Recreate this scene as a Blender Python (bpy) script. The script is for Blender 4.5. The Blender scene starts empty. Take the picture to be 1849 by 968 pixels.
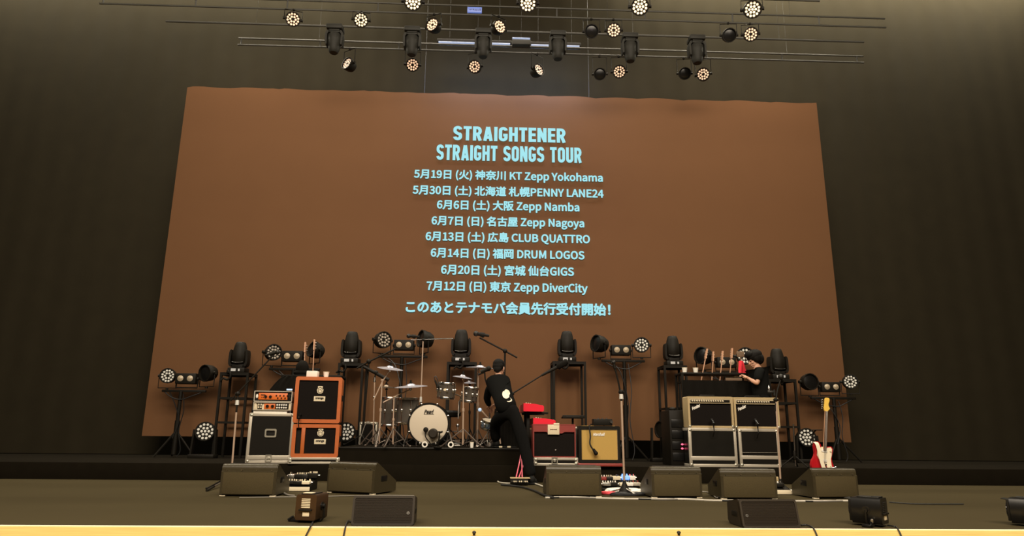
import bpy, bmesh, math, random
from mathutils import Vector, Matrix, Euler
random.seed(7)
PI = math.pi
scn = bpy.context.scene
COL = scn.collection

# ------------------------------------------------------------------ camera
F_PX, W_PX, H_PX = 1233.0, 1849.0, 968.0
PITCH, YAW, ROLL = 0.234207659, 0.0357775063, 0.00938305234
CAM = Vector((-0.305538, 0.0, 0.689527))
FW = Vector((math.sin(YAW)*math.cos(PITCH), math.cos(YAW)*math.cos(PITCH), math.sin(PITCH)))
R0 = Vector((math.cos(YAW), -math.sin(YAW), 0)); U0 = R0.cross(FW)
RT = R0*math.cos(ROLL) + U0*math.sin(ROLL)
UP = U0*math.cos(ROLL) - R0*math.sin(ROLL)
cam_d = bpy.data.cameras.new('camera'); cam = bpy.data.objects.new('camera', cam_d); COL.objects.link(cam)
cam_d.sensor_width = 36; cam_d.lens = F_PX/W_PX*36; cam_d.clip_end = 100
m = Matrix((RT, UP, -FW)).transposed().to_4x4(); m.translation = CAM
cam.matrix_world = m
scn.camera = cam
def ray(px, py): return FW*F_PX + RT*(px-W_PX/2) + UP*(H_PX/2-py)
def at(px, py, Y):                       # the place seen at a pixel, on the upright plane Y
    d = ray(px, py); return CAM + d*(Y/d.y)
def fl(px, py, z=0.0):                   # the place seen at a pixel, on the level plane z
    d = ray(px, py); return CAM + d*((z-CAM.z)/d.z)
def mpp(px, py, Y): return (at(px+1, py, Y)-at(px, py, Y)).length

# ------------------------------------------------------------------ light and exposure
scn.view_settings.view_transform = 'Standard'; scn.view_settings.look = 'None'
scn.view_settings.gamma = 1; scn.view_settings.exposure = 0; scn.view_settings.use_curve_mapping = False
wd = bpy.data.worlds.new('hall'); scn.world = wd; wd.use_nodes = True
wd.node_tree.nodes['Background'].inputs[0].default_value = (1.0, .85, .68, 1)
wd.node_tree.nodes['Background'].inputs[1].default_value = .035
def area(name, loc, aim, size, power, color, size_y=None, spread=PI):
    l = bpy.data.lights.new(name, 'AREA'); l.energy = power; l.color = color; l.size = size; l.spread = spread
    if size_y: l.shape = 'RECTANGLE'; l.size_y = size_y
    o = bpy.data.objects.new(name, l); COL.objects.link(o); o.location = loc
    o.rotation_euler = (Vector(aim)-Vector(loc)).to_track_quat('-Z', 'Y').to_euler(); return o
def spot(name, loc, aim, power, color, angle, blend=1.0, r=.15):
    l = bpy.data.lights.new(name, 'SPOT'); l.energy = power; l.color = color; l.spot_size = angle; l.spot_blend = blend; l.shadow_soft_size = r
    o = bpy.data.objects.new(name, l); COL.objects.link(o); o.location = loc
    o.rotation_euler = (Vector(aim)-Vector(loc)).to_track_quat('-Z', 'Y').to_euler(); return o
area('house_light', (0, -1.5, 9.0), (0, 6.5, 0), 14, 3100, (1.0, .86, .68), 4)          # hall downlights above the stalls
for bx in (-7.2, 7.2):                                                                      # added lamps standing in for haze over the upper backdrop
    area('haze_fill_light', (bx, 12.13, 10.7), (bx, 12.75, 6.2), 9.5, 1000, (1.0, .92, .72), .25)
spot('projector', (0, -9, 6.0), (.1, 12.1, 4.3), 1000, (.35, .05, .80), .34, 1.0, .1)
area('screen_haze_fill', (0, 11.0, 9.9), (0, 12.1, 5.6), 13, 215, (1.0, .86, .70), .3, 1.3)          # added lamp, stands in for haze over the upper screen      # the spot above is the projector at the back of the hall

# ------------------------------------------------------------------ materials
MATS = {}
def mat(name, col, rough=.6, metal=0.0, emit=None, es=0.0, noise=0.0, nscale=8.0, spec=.5, bump=0.0, bscale=200.0):
    if name in MATS: return MATS[name]
    mt = bpy.data.materials.new(name); mt.use_nodes = True; nt = mt.node_tree; b = nt.nodes['Principled BSDF']
    b.inputs['Base Color'].default_value = (*col, 1); b.inputs['Roughness'].default_value = rough
    b.inputs['Metallic'].default_value = metal; b.inputs['Specular IOR Level'].default_value = spec
    if emit: b.inputs['Emission Color'].default_value = (*emit, 1); b.inputs['Emission Strength'].default_value = es
    tc = nt.nodes.new('ShaderNodeTexCoord')
    if noise:
        n = nt.nodes.new('ShaderNodeTexNoise'); n.inputs['Scale'].default_value = nscale; n.inputs['Detail'].default_value = 5
        nt.links.new(tc.outputs['Object'], n.inputs['Vector'])
        r = nt.nodes.new('ShaderNodeMapRange'); r.inputs[3].default_value = 1-noise; r.inputs[4].default_value = 1+noise
        nt.links.new(n.outputs['Fac'], r.inputs[0])
        mx = nt.nodes.new('ShaderNodeMix'); mx.data_type = 'RGBA'; mx.blend_type = 'MULTIPLY'; mx.inputs[0].default_value = 1
        mx.inputs[6].default_value = (*col, 1); nt.links.new(r.outputs[0], mx.inputs[7]); nt.links.new(mx.outputs[2], b.inputs['Base Color'])
    if bump:
        n2 = nt.nodes.new('ShaderNodeTexNoise'); n2.inputs['Scale'].default_value = bscale
        nt.links.new(tc.outputs['Object'], n2.inputs['Vector'])
        bp = nt.nodes.new('ShaderNodeBump'); bp.inputs['Strength'].default_value = bump; bp.inputs['Distance'].default_value = .004
        nt.links.new(n2.outputs['Fac'], bp.inputs['Height']); nt.links.new(bp.outputs[0], b.inputs['Normal'])
    MATS[name] = mt; return mt
mat('black', (0.0075, 0.0059, 0.0034), .6, noise=.25, spec=.18)
mat('black_gloss', (.007, .0065, .006), .3, spec=.3)
mat('black_cloth', (.0075, .0065, .005), .9, noise=.3, nscale=20, spec=.08)
mat('rubber', (.010, .010, .009), .7, spec=.15)
mat('wedge', (0.0420, 0.0327, 0.0162), .34, noise=.18, nscale=30, bump=.25, spec=.35)
mat('wedge_grille', (0.0660, 0.0499, 0.0230), .8, noise=.25, nscale=120, bump=.6, bscale=400, spec=.12)
mat('fill_body', (.020, .0145, .0085), .5, spec=.3)
mat('fill_grille', (.0155, .0108, .0062), .5, spec=.25)
mat('dark_steel', (.022, .020, .017), .45, .5)
mat('steel', (.5, .47, .43), .3, 1.0)
mat('steel_bright', (.62, .60, .55), .4, .2)
mat('leg_chrome', (.13, .10, .08), .35, .4)
mat('chrome', (.55, .52, .48), .22, 1.0)
mat('copper_chrome', (.46, .33, .24), .4, .25)
mat('alu', (.50, .45, .365), .38, .35, noise=.08, nscale=14)
mat('alu_corner', (.45, .42, .34), .4, .8)
mat('case_black', (0.0075, 0.0059, 0.0037), .5, noise=.2, spec=.15)
mat('case_shine', (.010, .009, .007), .3, noise=.4, nscale=5, spec=.25)
mat('white', (.80, .76, .68), .6)
mat('cream', (.70, .60, .42), .6)
mat('orange', (0.4440, 0.1007, 0.0140), .55, noise=.12, nscale=20, bump=.2)
mat('orange_panel', (0.6375, 0.1388, 0.0173), .45)
mat('amp_grille', (.009, .007, .006), .9, noise=.3, nscale=150, spec=.08)
mat('blonde', (0.4264, 0.3198, 0.1640), .6, noise=.12, nscale=20)
mat('blonde_panel', (0.4250, 0.3400, 0.2040), .5)
mat('gold_grille', (0.4600, 0.2902, 0.0710), .8, noise=.14, nscale=160)
mat('maroon', (.24, .030, .022), .5, noise=.15)
mat('red', (.75, .012, .035), .35)
mat('guitar_red', (.42, .008, .014), .25)
mat('maple', (.85, .55, .10), .35, noise=.1)
mat('neck_wood', (.60, .33, .20), .4, noise=.15)
mat('fretboard', (.10, .055, .03), .5)
mat('pickguard', (.88, .78, .58), .4)
mat('drum_wrap', (.10, .085, .07), .25, .3, noise=.5, nscale=6)
mat('drum_head', (.58, .50, .39), .5, noise=.03, nscale=5)
mat('cymbal', (.50, .49, .55), .32, .55)
mat('cymbal_dark', (.30, .24, .18), .3, .9)
mat('skin', (.55, .30, .20), .55)
mat('hair', (.006, .005, .004), .7, noise=.3, nscale=40, spec=.12)
mat('shirt', (.006, .006, .0055), .9, spec=.06)
mat('denim', (.006, .0058, .0055), .9, spec=.06)
mat('pink_cable', (.80, .16, .22), .5)
mat('red_cable', (.80, .06, .08), .5)
mat('grey_cable', (.20, .18, .15), .6)
mat('pale_cable', (.50, .46, .38), .6)
mat('black_cable', (.010, .010, .010), .5)
mat('lens_lit', (.9, .7, .5), .4, emit=(1.0, .62, .40), es=.8)
mat('lens_bright', (.9, .8, .6), .4, emit=(1.0, .74, .46), es=1.05)
mat('lens_dim', (.8, .7, .6), .4, emit=(1.0, .66, .46), es=.42)
mat('lens_stage', (.5, .5, .45), .4, emit=(1.0, .84, .62), es=.25)
mat('blinder_lens', (.34, .27, .18), .35, emit=(1.0, .8, .5), es=.03)
mat('lens_grey', (.35, .30, .24), .4, emit=(1.0, .8, .6), es=.06)
mat('glass_dark', (.015, .015, .02), .08)
mat('display', (.4, .4, .4), .4, emit=(1.0, .92, .8), es=.14)
mat('display_blue', (.4, .5, .7), .4, emit=(.55, .75, 1.0), es=.6)
mat('led_red', (.9, .1, .2), .4, emit=(1.0, .12, .22), es=1.6)
mat('led_blue', (.2, .4, .9), .4, emit=(.18, .38, 1.0), es=.8)
mat('strip_glow', (.03, .03, .04), .4, emit=(.42, .55, .86), es=.62)
mat('sign_glow', (.03, .04, .1), .5, emit=(.14, .22, .60), es=.75)
mat('sign_dark', (.02, .03, .12), .5)
mat('text_glow', (.02, .02, .02), .9, emit=(.36, .79, .86), es=1.0, spec=0)
mat('lamp_brown_lit', (0.0450, 0.0218, 0.0088), .4, .3)  # dark footlight metal with the warm light on it put into the colour
mat('towel', (.75, .03, .05), .9)
mat('brown_cloth', (.16, .10, .06), .9)
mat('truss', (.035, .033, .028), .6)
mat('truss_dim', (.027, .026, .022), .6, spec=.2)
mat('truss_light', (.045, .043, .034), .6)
mat('snare_blue_reflect', (.45, .62, .85), .15, .9)  # chrome shell, its blue reflections put into the base colour

# ------------------------------------------------------------------ mesh helpers
def smooth_pts(pts, k=6):
    pts = [Vector(p) for p in pts]
    if len(pts) < 3: return pts
    out = []
    for i in range(len(pts)-1):
        p0 = pts[max(i-1, 0)]; p1 = pts[i]; p2 = pts[i+1]; p3 = pts[min(i+2, len(pts)-1)]
        for j in range(k):
            t = j/k
            out.append(.5*((2*p1)+(p2-p0)*t+(2*p0-5*p1+4*p2-p3)*t*t+(3*p1-p0-3*p2+p3)*t**3))
    out.append(pts[-1]); return out
def rrect(w, h, r, n=4, cx=0, cz=0):
    o = []
    for (sx, sz, a0) in ((1, 1, 0), (-1, 1, 90), (-1, -1, 180), (1, -1, 270)):
        for i in range(n+1):
            a = math.radians(a0+90*i/n)
            o.append((cx+sx*(w/2-r)+r*math.cos(a), cz+sz*(h/2-r)+r*math.sin(a)))
    return o
class MB:
    def __init__(s): s.bm = bmesh.new()
    def box(s, c, d, bev=0, rot=None, seg=2):
        M = Matrix.Translation(c)
        if rot: M = M @ Euler(rot).to_matrix().to_4x4()
        M = M @ Matrix.Diagonal((d[0], d[1], d[2], 1))
        r = bmesh.ops.create_cube(s.bm, size=1, matrix=M)
        if bev:
            ed = list({e for v in r['verts'] for e in v.link_edges})
            bmesh.ops.bevel(s.bm, geom=ed, offset=min(bev, min(d)*.45), segments=seg, affect='EDGES', profile=.5)
        return s
    def cyl(s, p0, p1, r0, r1=None, n=14):
        p0 = Vector(p0); p1 = Vector(p1); d = p1-p0
        if r1 is None: r1 = r0
        M = Matrix.Translation((p0+p1)/2) @ d.to_track_quat('Z', 'Y').to_matrix().to_4x4()
        bmesh.ops.create_cone(s.bm, cap_ends=True, segments=n, radius1=r0, radius2=r1, depth=d.length, matrix=M); return s
    def tube(s, pts, r, n=7, sm=0):
        pts = smooth_pts(pts, sm) if sm else [Vector(p) for p in pts]
        rings = []; prev = None
        for i, p in enumerate(pts):
            t = (pts[min(i+1, len(pts)-1)]-pts[max(i-1, 0)]).normalized()
            if prev is None:
                a = t.orthogonal().normalized()
            else:
                a = prev-t*prev.dot(t)
                a = a.normalized() if a.length > 1e-6 else t.orthogonal().normalized()
            prev = a; b = t.cross(a)
            rr = r[i] if isinstance(r, (list, tuple)) else r
            rings.append([s.bm.verts.new(p+(a*math.cos(2*PI*k/n)+b*math.sin(2*PI*k/n))*rr) for k in range(n)])
        for q0, q1 in zip(rings, rings[1:]):
            for k in range(n): s.bm.faces.new((q0[k], q0[(k+1) % n], q1[(k+1) % n], q1[k]))
        s.bm.faces.new(rings[0][::-1]); s.bm.faces.new(rings[-1]); return s
    def solid(s, t):
        s.bm.normal_update(); bmesh.ops.solidify(s.bm, geom=s.bm.faces[:], thickness=t); return s
    def lathe(s, prof, n=24, M=None, sx=1.0, sy=1.0, loop=False):
        M = M or Matrix(); rings = []
        for (r, z) in prof:
            rings.append([s.bm.verts.new(M @ Vector((max(r, .0004)*math.cos(2*PI*k/n)*sx, max(r, .0004)*math.sin(2*PI*k/n)*sy, z))) for k in range(n)])
        if loop: rings.append(rings[0])
        for q0, q1 in zip(rings, rings[1:]):
            for k in range(n): s.bm.faces.new((q0[k], q0[(k+1) % n], q1[(k+1) % n], q1[k]))
        if not loop: s.bm.faces.new(rings[0][::-1]); s.bm.faces.new(rings[-1])
        return s
    def prism(s, poly, y0, y1, axis='y'):       # outline in (x, z) drawn out along y, or in (y, z) along x
        f = (lambda p, t: Vector((p[0], t, p[1]))) if axis == 'y' else (lambda p, t: Vector((t, p[0], p[1])))
        a = [s.bm.verts.new(f(p, y0)) for p in poly]; b = [s.bm.verts.new(f(p, y1)) for p in poly]; n = len(poly)
        for k in range(n): s.bm.faces.new((a[k], a[(k+1) % n], b[(k+1) % n], b[k]))
        s.bm.faces.new(a[::-1]); s.bm.faces.new(b); return s
    def ring(s, outer, inner, y0, y1):
        n = len(outer); L = []
        for poly, y in ((outer, y0), (inner, y0), (inner, y1), (outer, y1)): L.append([s.bm.verts.new((p[0], y, p[1])) for p in poly])
        for j in range(4):
            a, b = L[j], L[(j+1) % 4]
            for k in range(n): s.bm.faces.new((a[k], a[(k+1) % n], b[(k+1) % n], b[k]))
        return s
    def ball(s, c, r, u=14, v=9, rot=None):
        r = r if isinstance(r, (tuple, list)) else (r, r, r)
        M = Matrix.Translation(c)
        if rot: M = M @ Euler(rot).to_matrix().to_4x4()
        bmesh.ops.create_uvsphere(s.bm, u_segments=u, v_segments=v, radius=1, matrix=M @ Matrix.Diagonal((*r, 1))); return s
    def grid(s, fn, nu, nv):
        V = [[s.bm.verts.new(fn(i/nu, j/nv)) for i in range(nu+1)] for j in range(nv+1)]
        for j in range(nv):
            for i in range(nu): s.bm.faces.new((V[j][i], V[j][i+1], V[j+1][i+1], V[j+1][i]))
        return s
    def mesh(s, name, mt, ang=40):
        bmesh.ops.recalc_face_normals(s.bm, faces=s.bm.faces)
        me = bpy.data.meshes.new(name); s.bm.to_mesh(me); s.bm.free()
        for p in me.polygons: p.use_smooth = True
        me.set_sharp_from_angle(angle=math.radians(ang))
        if mt: me.materials.append(MATS[mt])
        return me
def obj(name, mb, mt, parent=None, loc=(0, 0, 0), rot=(0, 0, 0), label=None):
    o = bpy.data.objects.new(name, mb if isinstance(mb, bpy.types.Mesh) else mb.mesh(name, mt)); COL.objects.link(o)
    o.location = loc; o.rotation_euler = rot
    if parent: o.parent = parent
    if label: o['label'] = label
    return o
def tag(o, label, cat, group=None, kind=None):
    o['label'] = label; o['category'] = cat
    if group: o['group'] = group
    if kind: o['kind'] = kind
    return o
def thing(name, label, cat, loc=(0, 0, 0), rz=0, group=None, rot=None):
    o = bpy.data.objects.new(name, None); COL.objects.link(o); o.empty_display_size = .1
    o.location = loc; o.rotation_euler = rot or (0, 0, rz)
    return tag(o, label, cat, group)
def solo(name, mb, mt, label, cat, loc=(0, 0, 0), rz=0, group=None, kind=None, rot=None):
    return tag(obj(name, mb, mt, None, loc, rot or (0, 0, rz)), label, cat, group, kind)
def struct(name, mb, mt, loc=(0, 0, 0)):
    o = obj(name, mb, mt, None, loc); o['kind'] = 'structure'; return o
SANS = None
try:                                            # Blender's own sans face for the Japanese lines; without it the built-in face serves
    import os
    SANS = bpy.data.fonts.load(os.path.join(bpy.utils.resource_path('LOCAL'), 'datafiles', 'fonts', 'Noto Sans CJK Regular.woff2'))
except Exception: SANS = None
def text_mesh(name, s, w, h, mt, depth=.002, shear=0, bold=0, spacing=1.0):     # lettering on the xz plane facing -y, centred
    c = bpy.data.curves.new(name, 'FONT'); c.body = s
    if SANS: c.font = SANS
    c.align_x = 'LEFT'; c.shear = shear; c.space_character = spacing; c.extrude = .02
    c.resolution_u = 3
    o = bpy.data.objects.new(name, c); COL.objects.link(o)
    m0 = bpy.data.meshes.new_from_object(o.evaluated_get(bpy.context.evaluated_depsgraph_get()))
    bpy.data.objects.remove(o)
    bm = bmesh.new(); bm.from_mesh(m0); bpy.data.meshes.remove(m0)
    if bold:                                  # heavier strokes: the outline printed again around itself
        base = bm.verts[:]+bm.edges[:]+bm.faces[:]
        for q in range(6):
            r = bmesh.ops.duplicate(bm, geom=base)
            bmesh.ops.translate(bm, vec=(bold*math.cos(q*PI/3), bold*math.sin(q*PI/3), .0004*(q+1)), verts=[v for v in r['geom'] if isinstance(v, bmesh.types.BMVert)])
    me = bpy.data.meshes.new(name); bm.to_mesh(me); bm.free()
    xs = [v.co.x for v in me.vertices]; ys = [v.co.y for v in me.vertices]
    x0, x1, y0, y1 = min(xs), max(xs), min(ys), max(ys); kx = w/(x1-x0); ky = (h/(y1-y0)) if h else kx
    for v in me.vertices:
        x, y, z = v.co; v.co = ((x-(x0+x1)/2)*kx, -z/.02*depth/2, (y-(y0+y1)/2)*ky)
    me.materials.clear(); me.materials.append(MATS[mt]); return me
ARC = lambda cx, cz, rx, rz, a0, a1, n=8: [(cx+rx*math.cos(math.radians(a0+(a1-a0)*i/n)), cz+rz*math.sin(math.radians(a0+(a1-a0)*i/n))) for i in range(n+1)]
GW = .19                                        # stroke of the narrow block capitals of the headline; boxes are 1 high
def glyph(ch):
    g = GW/2; w = .50; l, r, t, b, m = g, w-g, 1-g, g, .5
    R = (r-l)/2; cx = w/2
    if ch == 'S': return w, [ARC(cx, t-R*.95, R, R*.95, 0, 180)+[(l, .66)]+ARC(l+.09, .66, .09, .12, 180, 240, 4)+[(r-.10, .44)]+ARC(r-.09, .34, .09, .12, 60, 0, 4)+ARC(cx, b+R*.95, R, R*.95, 0, -180)]
    if ch == 'T': return .46, [[(0, t), (.46, t)], [(.23, t), (.23, 0)]]
    if ch == 'R': return w+.01, [[(l, 0), (l, 1)], [(l, t), (cx, t)]+ARC(cx, (t+.46)/2, R, (t-.46)/2, 90, -90)+[(l, .46)], [(cx+.02, .46), (r+.015, 0)]]
    if ch == 'A': return .54, [[(.095, 0), (.27-.02, .985)], [(.54-.095, 0), (.27+.02, .985)], [(.14, .24), (.40, .24)]]
    if ch == 'I': return GW, [[(g, 0), (g, 1)]]
    if ch == 'G': return w, [ARC(cx, t-R*.95, R, R*.95, 0, 180)+[(l, b+R)]+ARC(cx, b+R*.95, R, R*.95, 180, 360)+[(r, .46)], [(cx, .46-.03), (r+g, .46-.03)]]
    if ch == 'H': return w, [[(l, 0), (l, 1)], [(r, 0), (r, 1)], [(l, m), (r, m)]]
    if ch == 'E': return .43, [[(l, 0), (l, 1)], [(l, t), (.43, t)], [(l, m), (.40, m)], [(l, b), (.43, b)]]
    if ch == 'N': return w+.02, [[(l, 0), (l, 1)], [(r+.02, 0), (r+.02, 1)], [(l-.01, 1-.02), (r+.03, .02)]]
    if ch == 'O': return w, [ARC(cx, t-R*.95, R, R*.95, 0, 180)+ARC(cx, b+R*.95, R, R*.95, 180, 360)+[(r, t-R*.95)]]
    if ch == 'U': return w, [[(l, 1)]+ARC(cx, b+R*.95, R, R*.95, 180, 360)+[(r, 1)]]
    return .26, []
def block_text(name, s, w, h, mt, depth=.004, gap=.075):
    bm = bmesh.new(); x = 0
    for ci, ch in enumerate(s):
        gw, strokes = glyph(ch)
        for si, st in enumerate(strokes):
            P = [Vector((x+p[0], p[1])) for p in st]; n = len(P); rail = []
            closed = (P[0]-P[-1]).length < 1e-6
            for i in range(n):
                d0 = (P[i]-P[i-1]) if i else ((P[0]-P[-2]) if closed else P[1]-P[0]); d1 = (P[i+1]-P[i]) if i < n-1 else ((P[1]-P[0]) if closed else P[-1]-P[-2])
                if d0.length < 1e-6: d0 = d1
                if d1.length < 1e-6: d1 = d0
                n0 = Vector((-d0.y, d0.x)).normalized(); n1 = Vector((-d1.y, d1.x)).normalized(); nn = n0+n1
                nn = nn/max(nn.dot(n0), .6)
                rail.append((P[i]+nn*GW/2, P[i]-nn*GW/2))
            yy = -.0004*si
            V = [(bm.verts.new((a.x, yy, a.y)), bm.verts.new((b.x, yy, b.y))) for a, b in rail]
            for a, b in zip(V, V[1:]):
                if (a[0].co-b[0].co).length+(a[1].co-b[1].co).length > 1e-6: bm.faces.new((a[0], a[1], b[1], b[0]))
        x += gw+gap
    x -= gap
    bmesh.ops.recalc_face_normals(bm, faces=bm.faces[:])
    for v in bm.verts: v.co = ((v.co.x-x/2)*w/x, v.co.y, (v.co.z-.5)*h)
    bm.normal_update(); bmesh.ops.solidify(bm, geom=bm.faces[:], thickness=depth)
    me = bpy.data.meshes.new(name); bm.to_mesh(me); bm.free(); me.materials.append(MATS[mt]); return me
def cable(name, pts, r, mt, label, sm=6, group=None):
    pts = [Vector(p) for p in pts]; o0 = pts[0].copy()
    return solo(name, MB().tube([p-o0 for p in pts], r, 6, sm), mt, label, 'cable', o0, group=group)

# ------------------------------------------------------------------ the setting
PLAT_Y, PLAT_Z = 9.84, .222
def deck_mat():
    mt = mat('deck', (.050, .0385, .0178), .9, spec=.08, noise=.10, nscale=1.2, bump=.15, bscale=120); return mt
deck_mat()
mat('wood', (.82, .64, .30), .45)
nt = MATS['wood'].node_tree; b = nt.nodes['Principled BSDF']; tc = nt.nodes.new('ShaderNodeTexCoord'); mp = nt.nodes.new('ShaderNodeMapping')
mp.inputs['Scale'].default_value = (.9, 14, 1); nz = nt.nodes.new('ShaderNodeTexNoise'); nz.inputs['Scale'].default_value = 3; nz.inputs['Detail'].default_value = 8
cr = nt.nodes.new('ShaderNodeValToRGB'); cr.color_ramp.elements[0].position = .3; cr.color_ramp.elements[0].color = (.56, .36, .085, 1)
cr.color_ramp.elements[1].position = .7; cr.color_ramp.elements[1].color = (.80, .57, .18, 1)
nt.links.new(tc.outputs['Object'], mp.inputs[0]); nt.links.new(mp.outputs[0], nz.inputs['Vector']); nt.links.new(nz.outputs['Fac'], cr.inputs[0]); nt.links.new(cr.outputs[0], b.inputs['Base Color'])
mat('edge_strip', (.92, .84, .66), .5)  # pale tone imitating the highlight on the mats' edge
mat('hall', (.05, .04, .03), .8)
mat('wall_dark', (.02, .018, .014), .9)
mat('platform', (0.0085, 0.0065, 0.0037), .9, noise=.2, spec=.05)
mat('curtain', (0.0195, 0.0156, 0.0085), .95, noise=.15, nscale=3, spec=.1)
EDGE = 5.325
struct('floor', MB().box((0, (EDGE+14)/2, -.04), (28, 14-EDGE, .08)), 'deck')
struct('trim_1', MB().box((0, 4.86, -.0405), (28, .92, .07)), 'wood')                       # pale wooden lip of the stage
struct('trim_2', MB().box((0, EDGE-.010, -.003), (28, .016, .008)), 'edge_strip')                  # pale strip painting in the highlight along the mats' edge
struct('trim_3', MB().box((0, 4.43, -.55), (28, .06, .95)), 'wall_dark')                   # stage front
struct('ground', MB().box((0, -3, -1.05), (28, 15, .1)), 'hall')                           # hall floor
struct('wall_back', MB().box((0, 14.1, 6), (28, .2, 14)), 'wall_dark')
struct('wall_left', MB().box((-14.1, 2, 6), (.2, 25, 14)), 'wall_dark')
struct('wall_right', MB().box((14.1, 2, 6), (.2, 25, 14)), 'wall_dark')
struct('ceiling', MB().box((0, 2, 13.1), (28, 25, .2)), 'wall_dark')
struct('platform_floor', MB().box((0, (PLAT_Y+13.2)/2, PLAT_Z/2), (26, 13.2-PLAT_Y, PLAT_Z), .006), 'platform')
cur = MB()
cur.grid(lambda u, v: Vector(((u-.5)*26, .005*math.sin(u*330)+.006*math.sin(u*113+1), v*12.2)), 700, 2)
cur.solid(.012)
solo('stage_curtain', cur, 'curtain', 'wide black pleated backdrop curtain hanging behind the big projection screen', 'curtain', (0, 12.75, PLAT_Z+.01))

# ------------------------------------------------------------------ projection screen and its writing
SY, SZ, SH, SW = 12.0991, .5499, 6.4797, 6.1
mat('screen', (0.1350, 0.0662, 0.0304), .85, noise=.04, nscale=2.0, spec=.1)
scr = thing('projection_screen', 'huge brown lit projection screen showing a list of concert dates in pale blue', 'screen', (0, SY, SZ))
s = MB(); N = 120
def top(i):
    x = i/N*13; return .016*math.sin(x*2.1)*math.sin(x*5.3+1)-.02*(1-abs(math.sin(x*3.4)))**6
f0 = [s.bm.verts.new((-SW+2*SW*i/N, 0, 0)) for i in range(N+1)]; f1 = [s.bm.verts.new((-SW+2*SW*i/N, 0, SH+top(i))) for i in range(N+1)]
for i in range(N): s.bm.faces.new((f0[i], f0[i+1], f1[i+1], f1[i]))
s.solid(.02)
obj('screen_cloth', s, 'screen', scr)
obj('top_pipe', MB().cyl((-SW, .03, SH-.05), (SW, .03, SH-.05), .02, n=8), 'black', scr)
for k in (-1, 1): obj('suspension_wire', MB().cyl((k*1.6, .03, SH-.05), (k*1.6, .03, 12.98-SZ), .003, n=5), 'black_cable', scr)
obj('bottom_hem', MB().cyl((-SW, .03, .02), (SW, .03, .02), .014, n=10), 'black', scr)
def line(txt, x0, x1, y, h=None, bold=.012, spacing=1.0):
    cx = (x0+x1)/2; k = mpp(cx, y, SY)
    if h: me = block_text('lettering', txt, (x1-x0)*k, h*k, 'text_glow')
    else: me = text_mesh('lettering', txt, (x1-x0)*k, None, 'text_glow', .004, 0, bold, spacing)
    p = at(cx, y, SY-.0235)-Vector((0, SY, SZ)); obj('lettering', me, 'text_glow', scr, p)
line('STRAIGHTENER', 819, 1021.5, 242.5, 27.5)
line('STRAIGHT SONGS TOUR', 789, 1050.5, 277.5, 29.5)
line('5月19日 (火) 神奈川 KT Zepp Yokohama', 748.7, 1089, 318.5)
line('5月30日 (土) 北海道 札幌PENNY LANE24', 746.3, 1090.5, 347)
line('6月6日 (土) 大阪 Zepp Namba', 789.6, 1046.5, 373)
line('6月7日 (日) 名古屋 Zepp Nagoya', 780, 1055.3, 402)
line('6月13日 (土) 広島 CLUB QUATTRO', 769.4, 1065.6, 430)
line('6月14日 (日) 福岡 DRUM LOGOS', 778.5, 1055.7, 459.5)
line('6月20日 (土) 宮城 仙台GIGS', 797, 1036.7, 489.5)
line('7月12日 (日) 東京 Zepp DiverCity', 771, 1061.5, 519.5)
line('このあとテナモバ会員先行受付開始！', 734, 1103, 556.5, None, .014)

# ------------------------------------------------------------------ stage lights
def hexes():
    pts = []
    for ringn, rr in ((6, .5), (12, 1.0)):
        for k in range(ringn):
            a = 2*PI*k/ringn+(PI/12 if ringn == 12 else 0); pts.append((rr*math.cos(a), rr*math.sin(a)))
    return pts
def par(label, loc, aim=None, lens=None, hang=False, size=.2, group=None, rot=None, full=False, yoke=True, name='led_par_light', hv=None):
    """LED par can. The root sits at the foot of its bracket; the can points along aim."""
    t = thing(name, label, 'stage light', loc, 0, group)
    h = hv if hv else size*.95*(-1 if hang else 1); R = size*.5
    piv = Vector((0, 0, h)); d = Vector(aim or (0, -1, 0)).normalized()
    M = Matrix.Translation(piv) @ d.to_track_quat('Z', 'Y').to_matrix().to_4x4()
    obj('can', MB().lathe([(R*.35, -R*1.02), (R*.75, -R*.94), (R*.98, -R*.45), (R*1.02, R*.1), (R*1.06, R*.12), (R*1.06, R*.55), (R*.94, R*.55), (R*.92, R*.28), (0, R*.28)], 16, M), 'black', t)
    if yoke:
        y = MB(); w = R*1.22; xr = d.cross(Vector((0, 0, 1)))
        xr = xr.normalized() if xr.length > .05 else Vector((1, 0, 0))
        y.tube([xr*w+piv, xr*w+Vector((0, 0, h*.12)), -xr*w+Vector((0, 0, h*.12)), -xr*w+piv], size*.035, 6)
        y.cyl((0, 0, 0), (0, 0, h*.12), size*.09)
        y.cyl(xr*w*1.12+piv, xr*w*.8+piv, size*.10); y.cyl(-xr*w*1.12+piv, -xr*w*.8+piv, size*.10)
        obj('bracket', y, 'black', t)
    face = R*.30
    if lens:
        b = MB()
        for (x, z) in hexes()+([(0, 0)] if full else []):
            b.cyl(M @ Vector((x*R*.74, z*R*.74, face-.002)), M @ Vector((x*R*.74, z*R*.74, face+.012)), R*.155, R*.125, 8)
        obj('lens_cluster', b, lens, t)
    else:
        obj('lens', MB().lathe([(R*.9, face), (R*.6, face+.012), (0, face+.018)], 16, M), 'black_gloss', t)
    return t
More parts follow.
